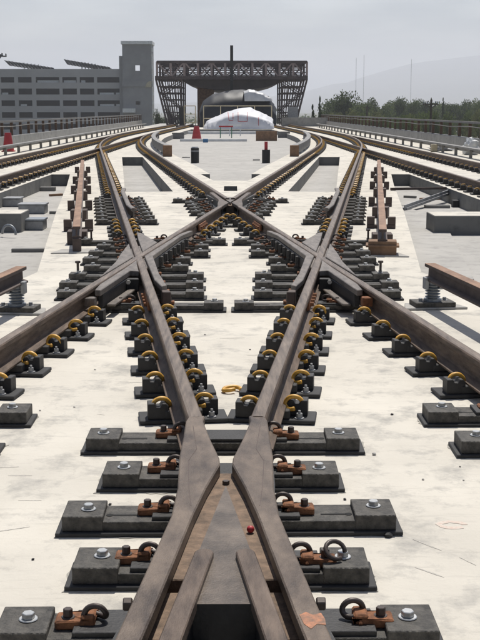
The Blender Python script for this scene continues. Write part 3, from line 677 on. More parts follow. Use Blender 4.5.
# ------------------------------------------------------------------ loose things on the slab
def spot(px, py, z=0): return P(px, py, z)
x, y = spot(229, 392); o = obj('loose_clip', MB().tube([(p[0]*1.1, p[2]-.06+p[1]*.3, .013+.010*abs(math.sin(i*.2))) for i, p in enumerate(clip_pts)] , .0125, 7).mesh('loose', 'gold', 0, True), None, (x+.03, y, 0), .35); o.scale = (1.0,1.0,1)
tag(o, 'gold spring clip lying loose on the concrete between the two rails', 'clip')
def ring(px, py, z, rz, r=.045, lab=''):
    x, y = spot(px, py, z); t = MB(); pts = []
    for k in range(15):
        a = -0.4+k*5.4/14; pts.append((r*math.cos(a), .6*r*math.sin(a), .012+.045*(1+math.sin(a))*.55))
    t.tube(pts, .0085, 8); o = obj('loose_ring_clip', t.mesh('ring', 'clipdark', 0, True), None, (x, y, z), rz); tag(o, lab, 'clip'); return o
ring(335, 560, .079, .5, .038, 'dark curled spring clip lying on a bolted base plate')
ring(291, 530, .002, -.4, .036, 'dark ring clip lying on the concrete beside the frog')
x, y = spot(250.5, 533, RT-.055); tag(obj('red_ball', MB().tube([(0,0,-.0135+.027*k/8) for k in range(9)], [max(.0005, math.sqrt(max(0, .0135**2-(-.0135+.027*k/8)**2))) for k in range(9)], 12).mesh('ball', 'red', 0, True), None, (x, y, RT-.055+.014)), 'tiny red ball resting in the groove of the frog', 'ball')
def rock(px, py, r, k):
    x, y = spot(px, py); bm = bmesh.new(); bmesh.ops.create_icosphere(bm, subdivisions=2, radius=r); rnd = random.Random(k)
    for v in bm.verts: v.co *= 1+rnd.uniform(-.22,.22); v.co.z *= .7
    me = bpy.data.meshes.new('stone'); bm.to_mesh(me); bm.free(); me.materials.append(M['pad' if k % 2 else 'floor'])
    tag(obj('stone', me, None, (x, y, r*.5)), ['small dark lump of grout on the concrete near the frog plates', 'tiny pebble lying on the pale concrete slab'][0 if k == 1 else 1], 'stone', 'pebbles on the slab')
for k, (px, py, r) in enumerate(((388,537,.016),(388,537,.0),(374,455,.010),(392,415,.008),(436,330,.008),(330,300,.01),(20,395,.008),(60,330,.008),(300,585,.007),(110,505,.007),(423,480,.006),(33,560,.006),(95,370,.006),(250,350,.006),(205,335,.007),(345,500,.007))):
    if r > 0: rock(px, py, r, k*1 if k else 1)
for k in range(26):
    px, py = random.uniform(5, 475), random.uniform(330, 635)
    wx_, wy_ = spot(px, py)
    if abs(wx_) > .75 and abs(wx_) < 1.15 or (wy_ < 5.6 and abs(wx_) > .78): rock(px, py, random.uniform(.003, .007), 2+k)
M['scuff'] = mat('scuff_mark', (0.36, 0.34, 0.31), 0.9, 0, 0.2, 90, tint=(0.58, 0.55, 0.49))
M['pinkmark'] = mat('pink_paint', (0.62, 0.47, 0.39), 0.9, 0, 0.12, 60, tint=(0.62, 0.58, 0.51))
def scuff(px, py, L, ang, w, k):
    x, y = spot(px, py); rnd = random.Random(k); n = 9; up = []; dn = []
    for i in range(n+1):
        u = -L/2+L*i/n; e = w*math.sin(math.pi*i/n)**.7*rnd.uniform(.25, 1)
        b_ = .01*math.sin(u*9+k); up.append((u, b_+e)); dn.append((u, b_-e*.8-.0004))
    tag(obj('scuff_mark', MB().prism(up+dn[::-1], .0004, .0012).mesh('scuff', 'scuff'), None, (x, y, 0), ang), 'thin dark scuff scraped on the pale concrete slab', 'scuff', 'scuffs on the slab')
for k, (px, py, L, a_, w) in enumerate(((427,545,.15,-1.0,.007),(428,573,.13,-.85,.007),(466,562,.09,-1.0,.004),(10,530,.16,.5,.007),(30,500,.10,.05,.004),(140,382,.12,.0,.012),(155,380,.13,.1,.010),
        (100,415,.05,-.5,.003),(8,468,.10,.15,.008),(20,476,.11,.1,.009),(258,355,.15,.1,.005),(232,338,.18,.05,.003))):
    scuff(px, py, L, a_, w, k)
x, y = spot(452, 525)
rp = [(.05*math.cos(q*.42)*(1+.1*math.sin(q*2.1)), .035*math.sin(q*.42)*(1+.1*math.cos(q*3.0)), .0006) for q in range(14)]
tag(obj('spray_mark', MB().sweep([(-.013,0),(.013,0),(.013,.0008),(-.013,.0008)], rp).mesh('spray', 'pinkmark'), None, (x, y, 0)), 'faint pink spray ring marked on the pale concrete', 'paint mark')
# channel clutter
def boxthing(name, x0, x1, y0, y1, z0, z1, m, lab, cat, lid=None, group=None):
    t = thing(name, lab, cat, ((x0+x1)/2, (y0+y1)/2, z0), 0, group); w, d, h = x1-x0, y1-y0, z1-z0
    obj('body', MB().box(-w/2, w/2, -d/2, d/2, 0, h).mesh('body', m, min(w, d, h)*.06), t)
    if lid: obj('lid', MB().box(-w/2-.015, w/2+.015, -d/2-.015, d/2+.015, h, h+.03).mesh('lid', lid, .004), t)
    return t
zf = -.30
x, y = spot(35, 213, zf); boxthing('junction_box', x-.28, x+.22, y-.2, y+.2, zf, zf+.16, 'galv', 'grey junction box lying in the garage side channel beyond the upstand', 'box', 'galv')
x, y = spot(27, 229, zf); boxthing('junction_box', x-.35, x+.30, y-.2, y+.2, zf, zf+.15, 'galv', 'long grey duct box lying before the garage side upstand', 'box', 'insul')
x, y = spot(7, 206, zf); boxthing('junction_box', x-.3, x+.3, y-.2, y+.2, zf, zf+.15, 'galv', 'grey box behind the garage side upstand by the channel wall', 'box', 'galv')
x, y = spot(44, 191, zf); boxthing('timber_offcut', x-.28, x+.28, y-.1, y+.1, zf, zf+.1, 'fencerail', 'grey timber offcut lying near the channel end wall', 'timber')
x, y = spot(8, 238, zf); tag(obj('cable_loop', MB().tube([(x+.12*math.cos(a*.35), y+.02*a, zf+.05+.14*abs(math.sin(a*.35))) for a in range(10)], .02, 6).mesh('loop', 'insul', 0, True)), 'grey cable loop beside the garage side duct box', 'cable')
a = spot(404, 207, zf+.1); b = spot(480, 184, zf+.25)
tag(obj('steel_channel', MB().bar((a[0], a[1], zf+.06), (b[0], b[1], zf+.30), .12, .05).bar((a[0]+.0, a[1]-.06, zf+.09), (b[0], b[1]-.06, zf+.33), .02, .10).mesh('chan', 'galv')), 'grey steel channel leaning across the tree side channel', 'channel')
a = spot(398, 190.5, 0); b = spot(446, 189.5, 0)
tag(obj('steel_bar', MB().bar((a[0]-.15, a[1], .03), (b[0], b[1], .03), .07, .05).mesh('bar', 'contactside')), 'dark steel bar laid across the tree side channel', 'bar')
x, y = spot(455, 207, zf); boxthing('black_box', x-.06, x+.06, y-.1, y+.1, zf, zf+.14, 'pad', 'small black box on the tree side channel floor', 'box')
x, y = spot(437, 208, zf); boxthing('timber_offcut', x-.25, x+.25, y-.08, y+.08, zf, zf+.06, 'fencerail', 'short grey timber lying in the tree side channel', 'timber')
x, y = spot(434, 176, 0.0); boxthing('blue_wedge', x-.18, x+.18, y-.06, y+.06, 0, .05, 'blue', 'small blue plastic wedge on the slab by the tree side track', 'wedge')
x, y = spot(469, 141, .02); 
bag = MB(); rr = random.Random(3)
for k in range(7): bag.tube([(x+rr.uniform(-.25,.25), 9.15+rr.uniform(-.2,.2)+0, .0), (x+rr.uniform(-.3,.3), 0, .2)], .1) if False else None
def lump(name, cx, cy, cz, rx, ry, rz_, m, seed, lab, cat, rough=.18):
    bm = bmesh.new(); bmesh.ops.create_icosphere(bm, subdivisions=3, radius=1); rnd = random.Random(seed)
    from mathutils import noise as mn
    for v in bm.verts:
        k = 1+rough*mn.noise(v.co*2.2+Vector((seed, 0, 0)))*2
        v.co = Vector((v.co.x*rx*k, v.co.y*ry*k, max(0, v.co.z*.5+.5)*rz_*k if False else (v.co.z*k+.75)*rz_/1.75))
        if v.co.z < 0: v.co.z = 0
    me = bpy.data.meshes.new(name); bm.to_mesh(me); bm.free(); me.materials.append(M[m])
    return tag(obj(name, me, None, (cx, cy, cz)), lab, cat)
lump('plastic_bag', PX(469, 43), 43, 0.002, .30, .25, .55, 'white', 2, 'crumpled white plastic bag before the tree side parapet', 'bag', .35)
lump('plastic_bag', PX(440, 47), 47, 0.002, .5, .2, .22, 'galv', 4, 'flat grey plastic sheet bundled by the tree side parapet', 'bag', .35)
boxthing('safety_vest', PX(432, 46)-.12, PX(432, 46)+.12, 45.9, 46.1, .002, .30, 'yellow', 'small yellow bundle by the tree side cover board', 'bundle')

for k, (s_, xa, m_) in enumerate(((-1, 4.3, 'pad'), (-1, 4.05, 'galv'), (1, 4.4, 'pad'), (1, 4.2, 'insul'))):
    rnd = random.Random(30+k); pts = catmull([(s_*(xa+rnd.uniform(-.10,.10)), 11.0+q*1.75, zf+.022) for q in range(4 if s_ > 0 else 5)], 4)
    tag(obj('cable', MB().tube(pts, .018, 6).mesh('cable', m_, 0, True)), ['black cable lying along the garage side channel wall', 'grey conduit lying along the garage side channel floor', 'black cable lying along the tree side channel wall', 'grey conduit lying along the tree side channel floor'][k], 'cable')
for k, (px, py, l_, a_) in enumerate(((470,170,.5,.3),(60,214,.4,-.2),(56,196,.35,.8),(30,252,.5,.05),(430,200,.5,.4),(410,198,.3,-.7))):
    x, y = spot(px, py, zf); tag(obj('timber_offcut', MB().box(-l_/2, l_/2, -.04, .04, 0, .05).mesh('offcut', ['wood','fencerail'][k % 2], .005), None, (x, y, zf+.001), a_), 'thin %s timber offcut lying on the low channel floor' % ['brown', 'grey'][k % 2], 'timber', 'offcuts in the channels')
# ------------------------------------------------------------------ red barricade cones
def cone(px, y, zb, h, w0, w1, lab):
    t = thing('traffic_cone', lab, 'cone', (PX(px, y), y, zb))
    obj('body', MB().cyl((0,0), w0, .04, h, 16, w1).mesh('cbody', 'red'), t)
    obj('base', MB().box(-w0*1.05, w0*1.05, -w0*1.05, w0*1.05, 0, .04).mesh('cbase', 'red', .01), t)
cone(197, 74, zf, .92, .33, .16, 'red flat topped cone on the grey floor before the tarpaulins')
cone(11, 46.5, 0.001, .74, .23, .13, 'red flat topped cone before the garage side parapet')

# ------------------------------------------------------------------ clutter on the far floor
def drum(px, top, bot, lab, redtop):
    x, y = P(px, bot, zf); sc = F_PX/y; h = (bot-top)/sc
    t = thing('bollard_drum', lab, 'drum', (x, y, zf))
    obj('body', MB().cyl((0,0), .15, 0, h*(.62 if redtop else .92), 18).mesh('dbody', 'dark'), t)
    if redtop: obj('post', MB().cyl((0,0), .06, h*.62, h, 12).mesh('dpost', 'red'), t)
    else: obj('cap', MB().cyl((0,0), .14, h*.92, h, 18, .11).mesh('dcap', 'galv'), t); obj('band', MB().cyl((0,0), .153, h*.7, h*.78, 18).mesh('dband', 'galv'), t)
drum(195, 147, 163, 'dark drum with grey band and cap beside the curved contact rail', False)
drum(266, 142, 163, 'black drum with a red post on top', True)
def beam(p0, p1, bot, h, m, name, lab, cat):
    x0, y0 = P(p0, bot, zf); x1, _ = P(p1, bot, zf)
    return tag(obj(name, MB().box(x0, x1, y0, y0+.3, zf+.001, zf+h).mesh(name, m, .01)), lab, cat)
beam(180, 247, 141.5, .16, 'white', 'white_pipe', 'long white pipe lying on the floor past the red cone', 'pipe')
beam(180, 285, 134, .22, 'white', 'white_pipe', 'longer white pipe lying across the floor before the white tarpaulin', 'pipe')
beam(172, 184, 139, .42, 'fencerail', 'timber_stack', 'dark timber stack on the floor near the curved contact rail', 'timber')
beam(256, 277, 141, .62, 'wood', 'wooden_crate', 'brown wooden crate on the floor before the white tarpaulin', 'crate')
beam(278, 290, 138, .45, 'fencerail', 'pallet_stack', 'grey pallet stack next to the brown crate', 'pallets')
beam(203, 208, 142.5, .22, 'blue', 'blue_bucket', 'small blue box on the floor beside the red cone', 'box')
beam(176, 200, 130.5, .5, 'dark', 'timber_stack', 'long dark timber stack near the station gate', 'timber')
beam(182, 190, 158, .05, 'floor', 'drain_cover', 'flat grey cover on the floor by the drum', 'cover')
beam(253, 260, 160.5, .05, 'floor', 'drain_cover', 'flat grey cover on the floor by the red topped drum', 'cover')
def sawhorse(px, bot, lab, m):
    x, y = P(px, bot, zf); t = thing('sawhorse', lab, 'sawhorse', (x, y, zf))
    obj('top_bar', MB().box(-.5,.5,-.05,.05,.75,.85).mesh('sbar', m), t)
    lm = MB().bar((0,-.25,0), (0,0,.78), .06).mesh('sleg', 'green' if m == 'red' else 'white'); l2 = MB().bar((0,.25,0), (0,0,.78), .06).mesh('sleg2', 'white')
    for s in (-1, 1): obj('leg', lm, t, (s*.4,0,0)); obj('leg', l2, t, (s*.4,0,0))
sawhorse(226, 138, 'red topped sawhorse with green legs before the white tarpaulin', 'red')
sawhorse(235, 136, 'white sawhorse beside the red topped one', 'white')
# steps under slab edge
# ------------------------------------------------------------------ tarpaulins
def tarp(name, y, pts, depth, m, lab, zb, seed, cat='tarpaulin'):
    """profile (px, py) over the top, at distance y; extruded with a rounded, puckered cover"""
    from mathutils import noise as mn
    b = MB(); prof = [(PX(px, y), PZ(py, y)) for px, py in pts]
    n = 60; fine = []
    for i in range(n+1):
        t = i/n*(len(prof)-1); k = min(int(t), len(prof)-2); f = t-k
        fine.append((prof[k][0]*(1-f)+prof[k+1][0]*f, prof[k][1]*(1-f)+prof[k+1][1]*f))
    cx = sum(p[0] for p in fine)/len(fine); rows = 22; vs = []
    for j in range(rows+1):
        v = j/rows; e = math.sin(math.pi*min(1, max(0, v)))**.2 if 0 < v < 1 else 0
        for (x, z) in fine:
            w = .16*mn.noise(Vector((x*1.0+seed, v*depth*.8, z*1.0)))+.10*abs(mn.noise(Vector((x*2.4+seed, v*depth*.9+x*.8, z*2.4))))
            kx = .95+.05*e
            vs.append((cx+(x-cx)*kx+w, y+v*depth+w, zb+(z-zb)*(e if j not in (0, rows) else 0)+w*(1 if z > zb+.1 else 0)*e))
    fs = [[j*(n+1)+i, j*(n+1)+i+1, (j+1)*(n+1)+i+1, (j+1)*(n+1)+i] for j in range(rows) for i in range(n)]
    b._add(vs, fs); return tag(obj(name, b.mesh(name, m, 0, True)), lab, cat)
tarp('black_tarpaulin', 112, [(199,131),(200,108),(203,101),(212,95),(225,91.5),(240,90.5),(255,92),(268,97),(274,104),(276,110),(276,131)], 6, 'tarpblack', 'shiny black tarpaulin over a big rounded load beneath the station canopy', zf, 3)
tp = tarp('highlight_shell', 111.2, [(243,92),(248,90),(254,90.3),(262,93.5),(269,98.5),(271,101.5)], 2.2, 'silver', 'silver highlight modelled over the shoulder of the black tarpaulin', PZ(101.5, 111), 5)  # shell added to model the highlight on the black tarp
wt = tarp('white_tarpaulin', 102, [(203.5,130),(204,126),(207,120.5),(216,116.5),(226,112),(237,109),(249,108.6),(258,111.5),(267,116),(273,120),(274,130)], 6, 'tarpwhite', 'white tarpaulin with red tape marks over a low rounded load', zf, 8)
from mathutils.bvhtree import BVHTree
bvh = BVHTree.FromPolygons([v.co for v in wt.data.vertices], [list(p.vertices) for p in wt.data.polygons])
def on_tarp(px, py):
    h = bvh.ray_cast(Vector((PX(px, 102.5), 95, PZ(py, 102.5))), Vector((0,1,0)))[0]
    return (h.x, h.y-.02, h.z) if h else None
for seg in ([(228,112),(229,120),(233,120)], [(233,113),(233,119)], [(238,112),(238,121),(247,121),(247,112)], [(258,117),(258,125)]):
    fine_ = [on_tarp(a_[0]+(b_[0]-a_[0])*q/8, a_[1]+(b_[1]-a_[1])*q/8) for a_, b_ in zip(seg, seg[1:]) for q in range(9)]
    fine_ = [p for i_, p in enumerate(fine_) if p and (i_ == 0 or p != fine_[i_-1])]
    if len(fine_) > 2: obj('red_tape', MB().tube(fine_, .022, 5).mesh('tape', 'red'), wt)
# pipe railing around the load
def railing(px0, px1, pt, pb, y, lab, mids=1, n=4):
    t = thing('pipe_railing', lab, 'railing', (0,0,0)); x0, x1 = PX(px0, y), PX(px1, y); zt = PZ(pt, y)
    obj('top_pipe', MB().tube([(x0, y, zt), (x1, y, zt)], .05).mesh('tp', 'yellow'), t)
    for k in range(mids): z = zf+(zt-zf)*(k+1)/(mids+1); obj('mid_pipe', MB().tube([(x0, y, z), (x1, y, z)], .04).mesh('mp', 'yellow'), t)
    for k in range(n): x = x0+(x1-x0)*k/(n-1); obj('post', MB().tube([(x, y, zf), (x, y, zt)], .05).mesh('rp', 'yellow'), t)
railing(204, 271, 106, 129, 109.5, 'pale yellow pipe railing between the white and black tarpaulins', 1, 5)
railing(185, 196, 106, 126, 112, 'short pale yellow pipe railing beside the station columns', 2, 2)

# ------------------------------------------------------------------ station
def station_building():
    Y0 = 121.0
    t = thing('station_canopy', 'dark steel lattice station canopy with tapering side columns over the tracks', 'station')
    X = lambda px: PX(px, Y0); Z = lambda py: PZ(py, Y0)
    rows = 3; dy = 5.0
    for s in (-1, 1):
        for r in range(rows):
            b = MB(); y = Y0+r*dy
            cxx = 231.5
            fr = lambda a: X(cxx+s*a)
            mem = [(74,63,.20),(68,59.5,.11),(61.5,56.5,.11),(55,53,.11),(49,49.5,.16)]
            zt, zb = Z(80), Z(125)
            for (a, c, w) in mem: b.bar((fr(c), y, zb), (fr(a), y, zt), w, w)
            for f in (.14,.28,.42,.56,.70,.84):
                z = zb+(zt-zb)*f; o_ = mem[0][1]+(mem[0][0]-mem[0][1])*f; i_ = mem[-1][1]+(mem[-1][0]-mem[-1][1])*f
                b.bar((fr(o_), y, z), (fr(i_), y, z), .10, .10)
            for f0, f1, k in ((0,.34,0),(.34,.70,1),(.70,1,0)):
                z0, z1 = zb+(zt-zb)*f0, zb+(zt-zb)*f1
                a0 = 63+(74-63)*f0; a1 = 63+(74-63)*f1; c0 = 49.5; c1 = 49.5
                if k: a0, c0 = c0, a0; a1, c1 = c1, a1
                b.bar((fr(a0), y, z0), (fr(c1), y, z1), .09, .09)
            obj('side_column', b.mesh('column', 'steelpurple'), t)
        b = MB()
        for f in (.34,.70,1):
            z = Z(125)+(Z(80)-Z(125))*f; a = 63+(74-63)*f
            b.bar((X(231.5+s*a), Y0, z), (X(231.5+s*a), Y0+dy*(rows-1), z), .14, .14)
            b.bar((X(231.5+s*50), Y0, z), (X(231.5+s*50), Y0+dy*(rows-1), z), .12, .12)
        obj('side_girt', b.mesh('girt', 'steelpurple'), t)
    # roof truss box
    for r, y in enumerate((Y0-.4, Y0+4.6, Y0+9.6)):
        b = MB(); zt, zb = Z(64), Z(79)
        b.bar((X(159), y, zt), (X(305), y, zt), .24, .26); b.bar((X(157), y, zb), (X(306), y, zb), .30, .34); b.bar((X(159), y, Z(69)), (X(305), y, Z(69)), .12, .12); b.bar((X(159), y, Z(74)), (X(305), y, Z(74)), .10, .10)
        o1 = obj('roof_truss', b.mesh('truss', 'steelpurple'), t)
        nb = 11; xs = [X(159)+(X(305)-X(159))*k/nb for k in range(nb+1)]
        vm = MB().bar((0,0,zb), (0,0,zt), .22, .22).mesh('vert', 'steelpale' if r == 0 else 'steelpurple')
        for k, x in enumerate(xs): obj('vertical', vm, o1, (x, y, 0))
        d = MB()
        for k in range(nb):
            a, c = (zb, zt) if (k+r) % 2 else (zt, zb)
            d.bar((xs[k], y, a), (xs[k+1], y, c), .14, .14)
        obj('diagonals', d.mesh('diag', 'steelpale' if r == 0 else 'steelpurple'), o1)
    b = MB()
    for k in range(9):
        x = X(159)+(X(305)-X(159))*k/8
        b.bar((x, Y0-.4, Z(64)), (x, Y0+9.6, Z(64)), .14, .14); b.bar((x, Y0-.4, Z(79)), (x, Y0+9.6, Z(79)), .14, .14)
    obj('purlins', b.mesh('purlins', 'steelpurple'), t)
    b = MB(); b.box(X(160), X(304), Y0+10, Y0+14, Z(77.5), Z(77.5)+.12)
    obj('roof_deck', b.mesh('roof', 'steelpale'), t)
    # curved soffit
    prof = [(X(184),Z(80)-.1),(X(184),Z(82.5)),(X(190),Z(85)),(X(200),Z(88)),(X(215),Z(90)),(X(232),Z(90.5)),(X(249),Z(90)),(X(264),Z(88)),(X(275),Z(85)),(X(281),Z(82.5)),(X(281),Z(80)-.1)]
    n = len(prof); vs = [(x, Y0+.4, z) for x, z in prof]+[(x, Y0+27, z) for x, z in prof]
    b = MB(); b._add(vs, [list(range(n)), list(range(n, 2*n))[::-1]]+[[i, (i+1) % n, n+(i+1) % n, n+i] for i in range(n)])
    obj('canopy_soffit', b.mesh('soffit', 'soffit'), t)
    return t
station_building()
yb = 126
tag(obj('plywood_wall', MB().box(PX(198, yb), PX(214, yb), yb, yb+3, -.301, PZ(88, yb)).mesh('ply', 'wood')), 'brown plywood wall under the station canopy', 'wall')
tag(obj('steel_mast', MB().box(PX(230.2, 116), PX(233.2, 116), 116, 116.3, -.301, PZ(48, 116)).box(PX(229.6, 116), PX(233.8, 116), 115.95, 116.35, -.30, .2).mesh('mast', 'dark')), 'tall dark steel mast in front of the station roof', 'mast')
for s, a, b_ in ((-1, 180, 186), (1, 287, 297)):
    tag(obj('hoarding', MB().box(PX(a, 119), PX(b_, 119), 119, 119.3, -.301, PZ(107, 119)).mesh('hoard', 'dark' if s < 0 else 'galv')), ['dark cabinet at the foot of the garage side station column', 'grey hoarding at the foot of the tree side station column'][s > 0], 'cabinet')
mb = MB()
tag(obj('end_wall', MB().box(PX(281, 117), PX(329, 117), 117, 117.35, -.301, PZ(117.3, 117)).mesh('endw', 'parapet')), 'grey concrete wall closing the viaduct beside the station', 'wall')

# ------------------------------------------------------------------ parking garage
def garage():
    YG = 330.0; X = lambda px: PX(px, YG); Z = lambda py: PZ(py, YG)
    t = thing('parking_garage', 'grey multi storey parking garage with rows of dark openings', 'building', (0,0,0))
    cols = [(-60,-46),(-42,-28),(-24,-6),(-3,2.5),(5.7,19),(22.7,36),(40,63),(66,80),(83,97),(100,124)]
    rows = [(78.3,83.6),(89.3,95.1),(100.6,106.2),(112,117.6),(123.4,129),(134.5,140)]
    xl, xr = X(-64), X(126)
    zs = [Z(70.5)]
    edges = [Z(70.5)]+[Z(v) for r in rows for v in r]+[-9.0]
    for i in range(0, len(edges), 2):
        z1, z0 = edges[i], edges[i+1]
        obj('spandrel', MB().box(xl, xr, YG, YG+.5, z0, z1).mesh('spandrel', 'garage'), t)
    for (r0, r1) in rows:
        z1, z0 = Z(r0), Z(r1); prev = -64
        for (a, b) in cols+[(126, 126)]:
            if a > prev: obj('pier', MB().box(X(prev), X(a), YG+.02, YG+.52, z0, z1).mesh('pier', 'garage'), t)
            prev = b
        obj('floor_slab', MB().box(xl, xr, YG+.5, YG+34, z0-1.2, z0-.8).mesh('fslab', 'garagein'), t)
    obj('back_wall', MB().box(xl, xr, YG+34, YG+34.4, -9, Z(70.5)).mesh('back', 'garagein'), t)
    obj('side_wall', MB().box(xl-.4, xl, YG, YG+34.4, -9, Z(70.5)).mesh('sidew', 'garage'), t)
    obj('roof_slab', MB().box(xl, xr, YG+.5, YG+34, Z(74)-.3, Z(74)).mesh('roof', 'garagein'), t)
    # white bars put in for the sunlit strips inside the openings
    for (a, b, r) in ((41,62,0),(67,79,0),(84,88,0),(102,116,1),(118,124,1),(102,116,2),(118,124,2),(6,12,1),(24,30,2)):
        z0 = Z(rows[r][1]); obj('sunlit_strip', MB().box(X(a), X(b), YG+1.0, YG+1.3, z0, z0+.55+.1*(r == 0)).mesh('sunlit_strip', 'white'), t)
    return t
garage()
def tower():
    YG = 328.0; X = lambda px: PX(px, YG); Z = lambda py: PZ(py, YG)
    t = thing('stair_tower', 'tall grey stair tower with small square windows beside the parking garage', 'tower')
    x0, x1 = X(125), X(153.5); w0, w1 = X(137.5), X(142)
    for (z0, z1) in ((-9, Z(105)), (Z(101.5), Z(72.3)), (Z(67), Z(47))):
        obj('wall', MB().box(x0, x1, YG, YG+.4, z0, z1).mesh('twall', 'tower'), t)
    for z0, z1 in ((Z(105), Z(101.5)), (Z(72.3), Z(67))):
        obj('wall', MB().box(x0, w0, YG, YG+.4, z0, z1).mesh('twall', 'tower'), t); obj('wall', MB().box(w1, x1, YG, YG+.4, z0, z1).mesh('twall', 'tower'), t)
    obj('side_wall', MB().box(x0, x0+.4, YG+.4, YG+9, -9, Z(47)).mesh('ts', 'tower'), t); obj('side_wall', MB().box(x1-.4, x1, YG+.4, YG+9, -9, Z(47)).mesh('ts', 'tower'), t)
    obj('back_wall', MB().box(x0+.4, x1-.4, YG+8.6, YG+9, -9, Z(73)).mesh('tb', 'tower'), t)
    obj('roof_cap', MB().box(X(124), X(154.5), YG-.5, YG+9.5, Z(47), Z(44)).mesh('cap', 'white'), t)
    obj('ledge', MB().box(X(125)-.15, X(153.5)+.15, YG-.25, YG, Z(87.5), Z(82)).mesh('ledge', 'tower'), t)
    obj('mid_roof', MB().box(X(121.5), X(125), YG+1, YG+7, -9, Z(58)).mesh('mid', 'tower'), t)
    obj('awning', MB().prism([(X(125.2), YG-2.4), (X(137.2), YG-2.4), (X(137.2), YG-.01), (X(125.2), YG-.01)], Z(112.5), Z(108.5)).mesh('awn', 'white'), t)
    b = MB(); n = 8
    for k in range(n):
        a0, a1 = math.pi*k/(2*n), math.pi*(k+1)/(2*n); r = X(153.3)-X(147.5)
        b.prism([(X(153.3)-r*math.cos(a0), YG-.35), (X(153.3)-r*math.cos(a1), YG-.35), (X(153.3)-r*math.cos(a1), YG-.26), (X(153.3)-r*math.cos(a0), YG-.26)], Z(88), Z(88)+max(.05, r*math.sin(a1)))
    obj('vent_hood', b.mesh('hood', 'yellow'), t)
    lm = MB()
    for k in range(9): z = Z(47)-2-k*2.4; lm.box(x1, x1+.35, YG+.1, YG+.7, z, z+1.1)
    obj('edge_light', lm.mesh('edgelight', 'white'), t)  # white blocks put in for the jagged light along the tower edge
tower()
def solar(pxa, pya, pxb, pyb, lab):
    YG = 338.0; X = lambda px: PX(px, YG); Z = lambda py: PZ(py, YG)
    t = thing('solar_canopy', lab, 'solar canopy'); n = 14
    pm = MB().prism([(0,0),(1,0),(1,9),(0,9)], 0, .12).mesh('pv', 'solar')
    for k in range(n):
        f = k/n; x = X(pxa+(pxb-pxa)*f); w = (X(pxb)-X(pxa))/n; z = Z(pya+(pyb-pya)*f)
        o = obj('panel', pm, t, (x, YG, z)); o.scale = (w*.95, 1, 1); o.rotation_euler = (math.radians(-7), math.radians(16), 0)
    xm_ = X(pxa+(pxb-pxa)*.35); zb = Z(74)
    for k in range(5):
        x = xm_+k*.95*((pxb-pxa)/44); z = Z(pya+(pyb-pya)*(.35+.06*k)); obj('post', MB().box(x-.12, x+.12, YG+3.9, YG+4.2, zb, z+.25).mesh('spost', 'galv'), t)
    obj('beam', MB().bar((X(pxa), YG+4, Z(pya+1.2)), (X(pxb), YG+4, Z(pyb+1.2)), .25, .35).mesh('sbeam', 'galv'), t)
solar(10, 62.5, 58, 69.5, 'sloping solar canopy on the garage roof beside the boom lift')
solar(68, 61.5, 113, 69, 'sloping solar canopy on the garage roof beside the stair tower')
def boom_lift():
    y = 322; X = lambda px: PX(px, y); Z = lambda py: PZ(py, y)
    t = thing('boom_lift', 'dark boom lift raised above the parking garage roof', 'boom lift', (0,0,0))
    xb = X(-45)
    obj('chassis', MB().box(xb-1.5, xb+1.5, y-1, y+1, -8.3, -7.2).mesh('ch', 'dark', .1), t)
    wm = MB().cyl((0,0), .5, -.2, .2, 16).mesh('wheel', 'pad')
    for sx in (-1, 1):
        for sy in (-1, 1): o = obj('wheel', wm, t, (xb+sx*1.1, y+sy*1.0, -8.5)); o.rotation_euler = (math.pi/2, 0, 0)
    obj('boom', MB().bar((xb, y, -7.2), (X(-3), y, Z(69)), .9, .9).bar((X(-3), y, Z(69)), (X(7), y, Z(57.5)), .6, .7).bar((X(6), y, Z(57)), (X(9), y, Z(58)), .3, .4).mesh('boom', 'dark'), t)
    obj('basket', MB().box(X(8), X(12), y-.8, y+.8, Z(59), Z(58)).box(X(8), X(8)+.1, y-.8, y+.8, Z(58), Z(55.5)).box(X(12)-.1, X(12), y-.8, y+.8, Z(58), Z(56)).mesh('basket', 'dark'), t)
boom_lift()

# ------------------------------------------------------------------ trees
from mathutils import noise as mn
def crown_mesh(seed, kind, n=1500):
    rnd = random.Random(seed); b = MB(); lobes = []
    if kind == 'round':
        for k in range(11):
            a = rnd.uniform(0, 6.28); r = rnd.uniform(.05, .36); lobes.append((r*math.cos(a), r*math.sin(a), rnd.uniform(.38, .86), rnd.uniform(.13, .24)))
        lobes.append((0, 0, .82, .18)); lobes.append((0, 0, .55, .3))
    else:
        for k in range(12): z = .12+.86*k/11; lobes.append((rnd.uniform(-.05,.05), rnd.uniform(-.05,.05), z, max(.03, .26*(1-z)+.02)))
    for i in range(n):
        lx, ly, lz, lr = rnd.choice(lobes)
        d = Vector((rnd.gauss(0,1), rnd.gauss(0,1), rnd.gauss(0,1))).normalized()*lr*(rnd.uniform(.55, 1.08))
        if kind == 'round': d.z *= .8
        p = Vector((lx, ly, lz))+d; sz = rnd.uniform(.010, .022)
        u = Vector((rnd.gauss(0,1), rnd.gauss(0,1), rnd.gauss(0,1))).normalized(); v = u.cross(Vector((rnd.gauss(0,1), rnd.gauss(0,1), rnd.gauss(0,1)))).normalized()
        b._add([p-u*sz, p+v*sz*.8, p+u*sz, p-v*sz*.8], [(0,1,2,3)])
    return b
def trunk_mesh(seed, kind):
    rnd = random.Random(seed); b = MB(); b.tube([(0,0,-.0),(.01,0,.2),(.0,.01,.45),(.0,.0,.8 if kind != 'round' else .62)], [.024,.018,.013,.004], 7)
    if kind == 'round':
        for k in range(6):
            a = k*1.05+rnd.uniform(-.3,.3); z = rnd.uniform(.22,.42); b.tube([(0,0,z),(.12*math.cos(a),.12*math.sin(a),z+.14),(.25*math.cos(a),.25*math.sin(a),z+.27)], [.010,.007,.003], 5)
    return b.mesh('trunk', 'bark')
CR = {}
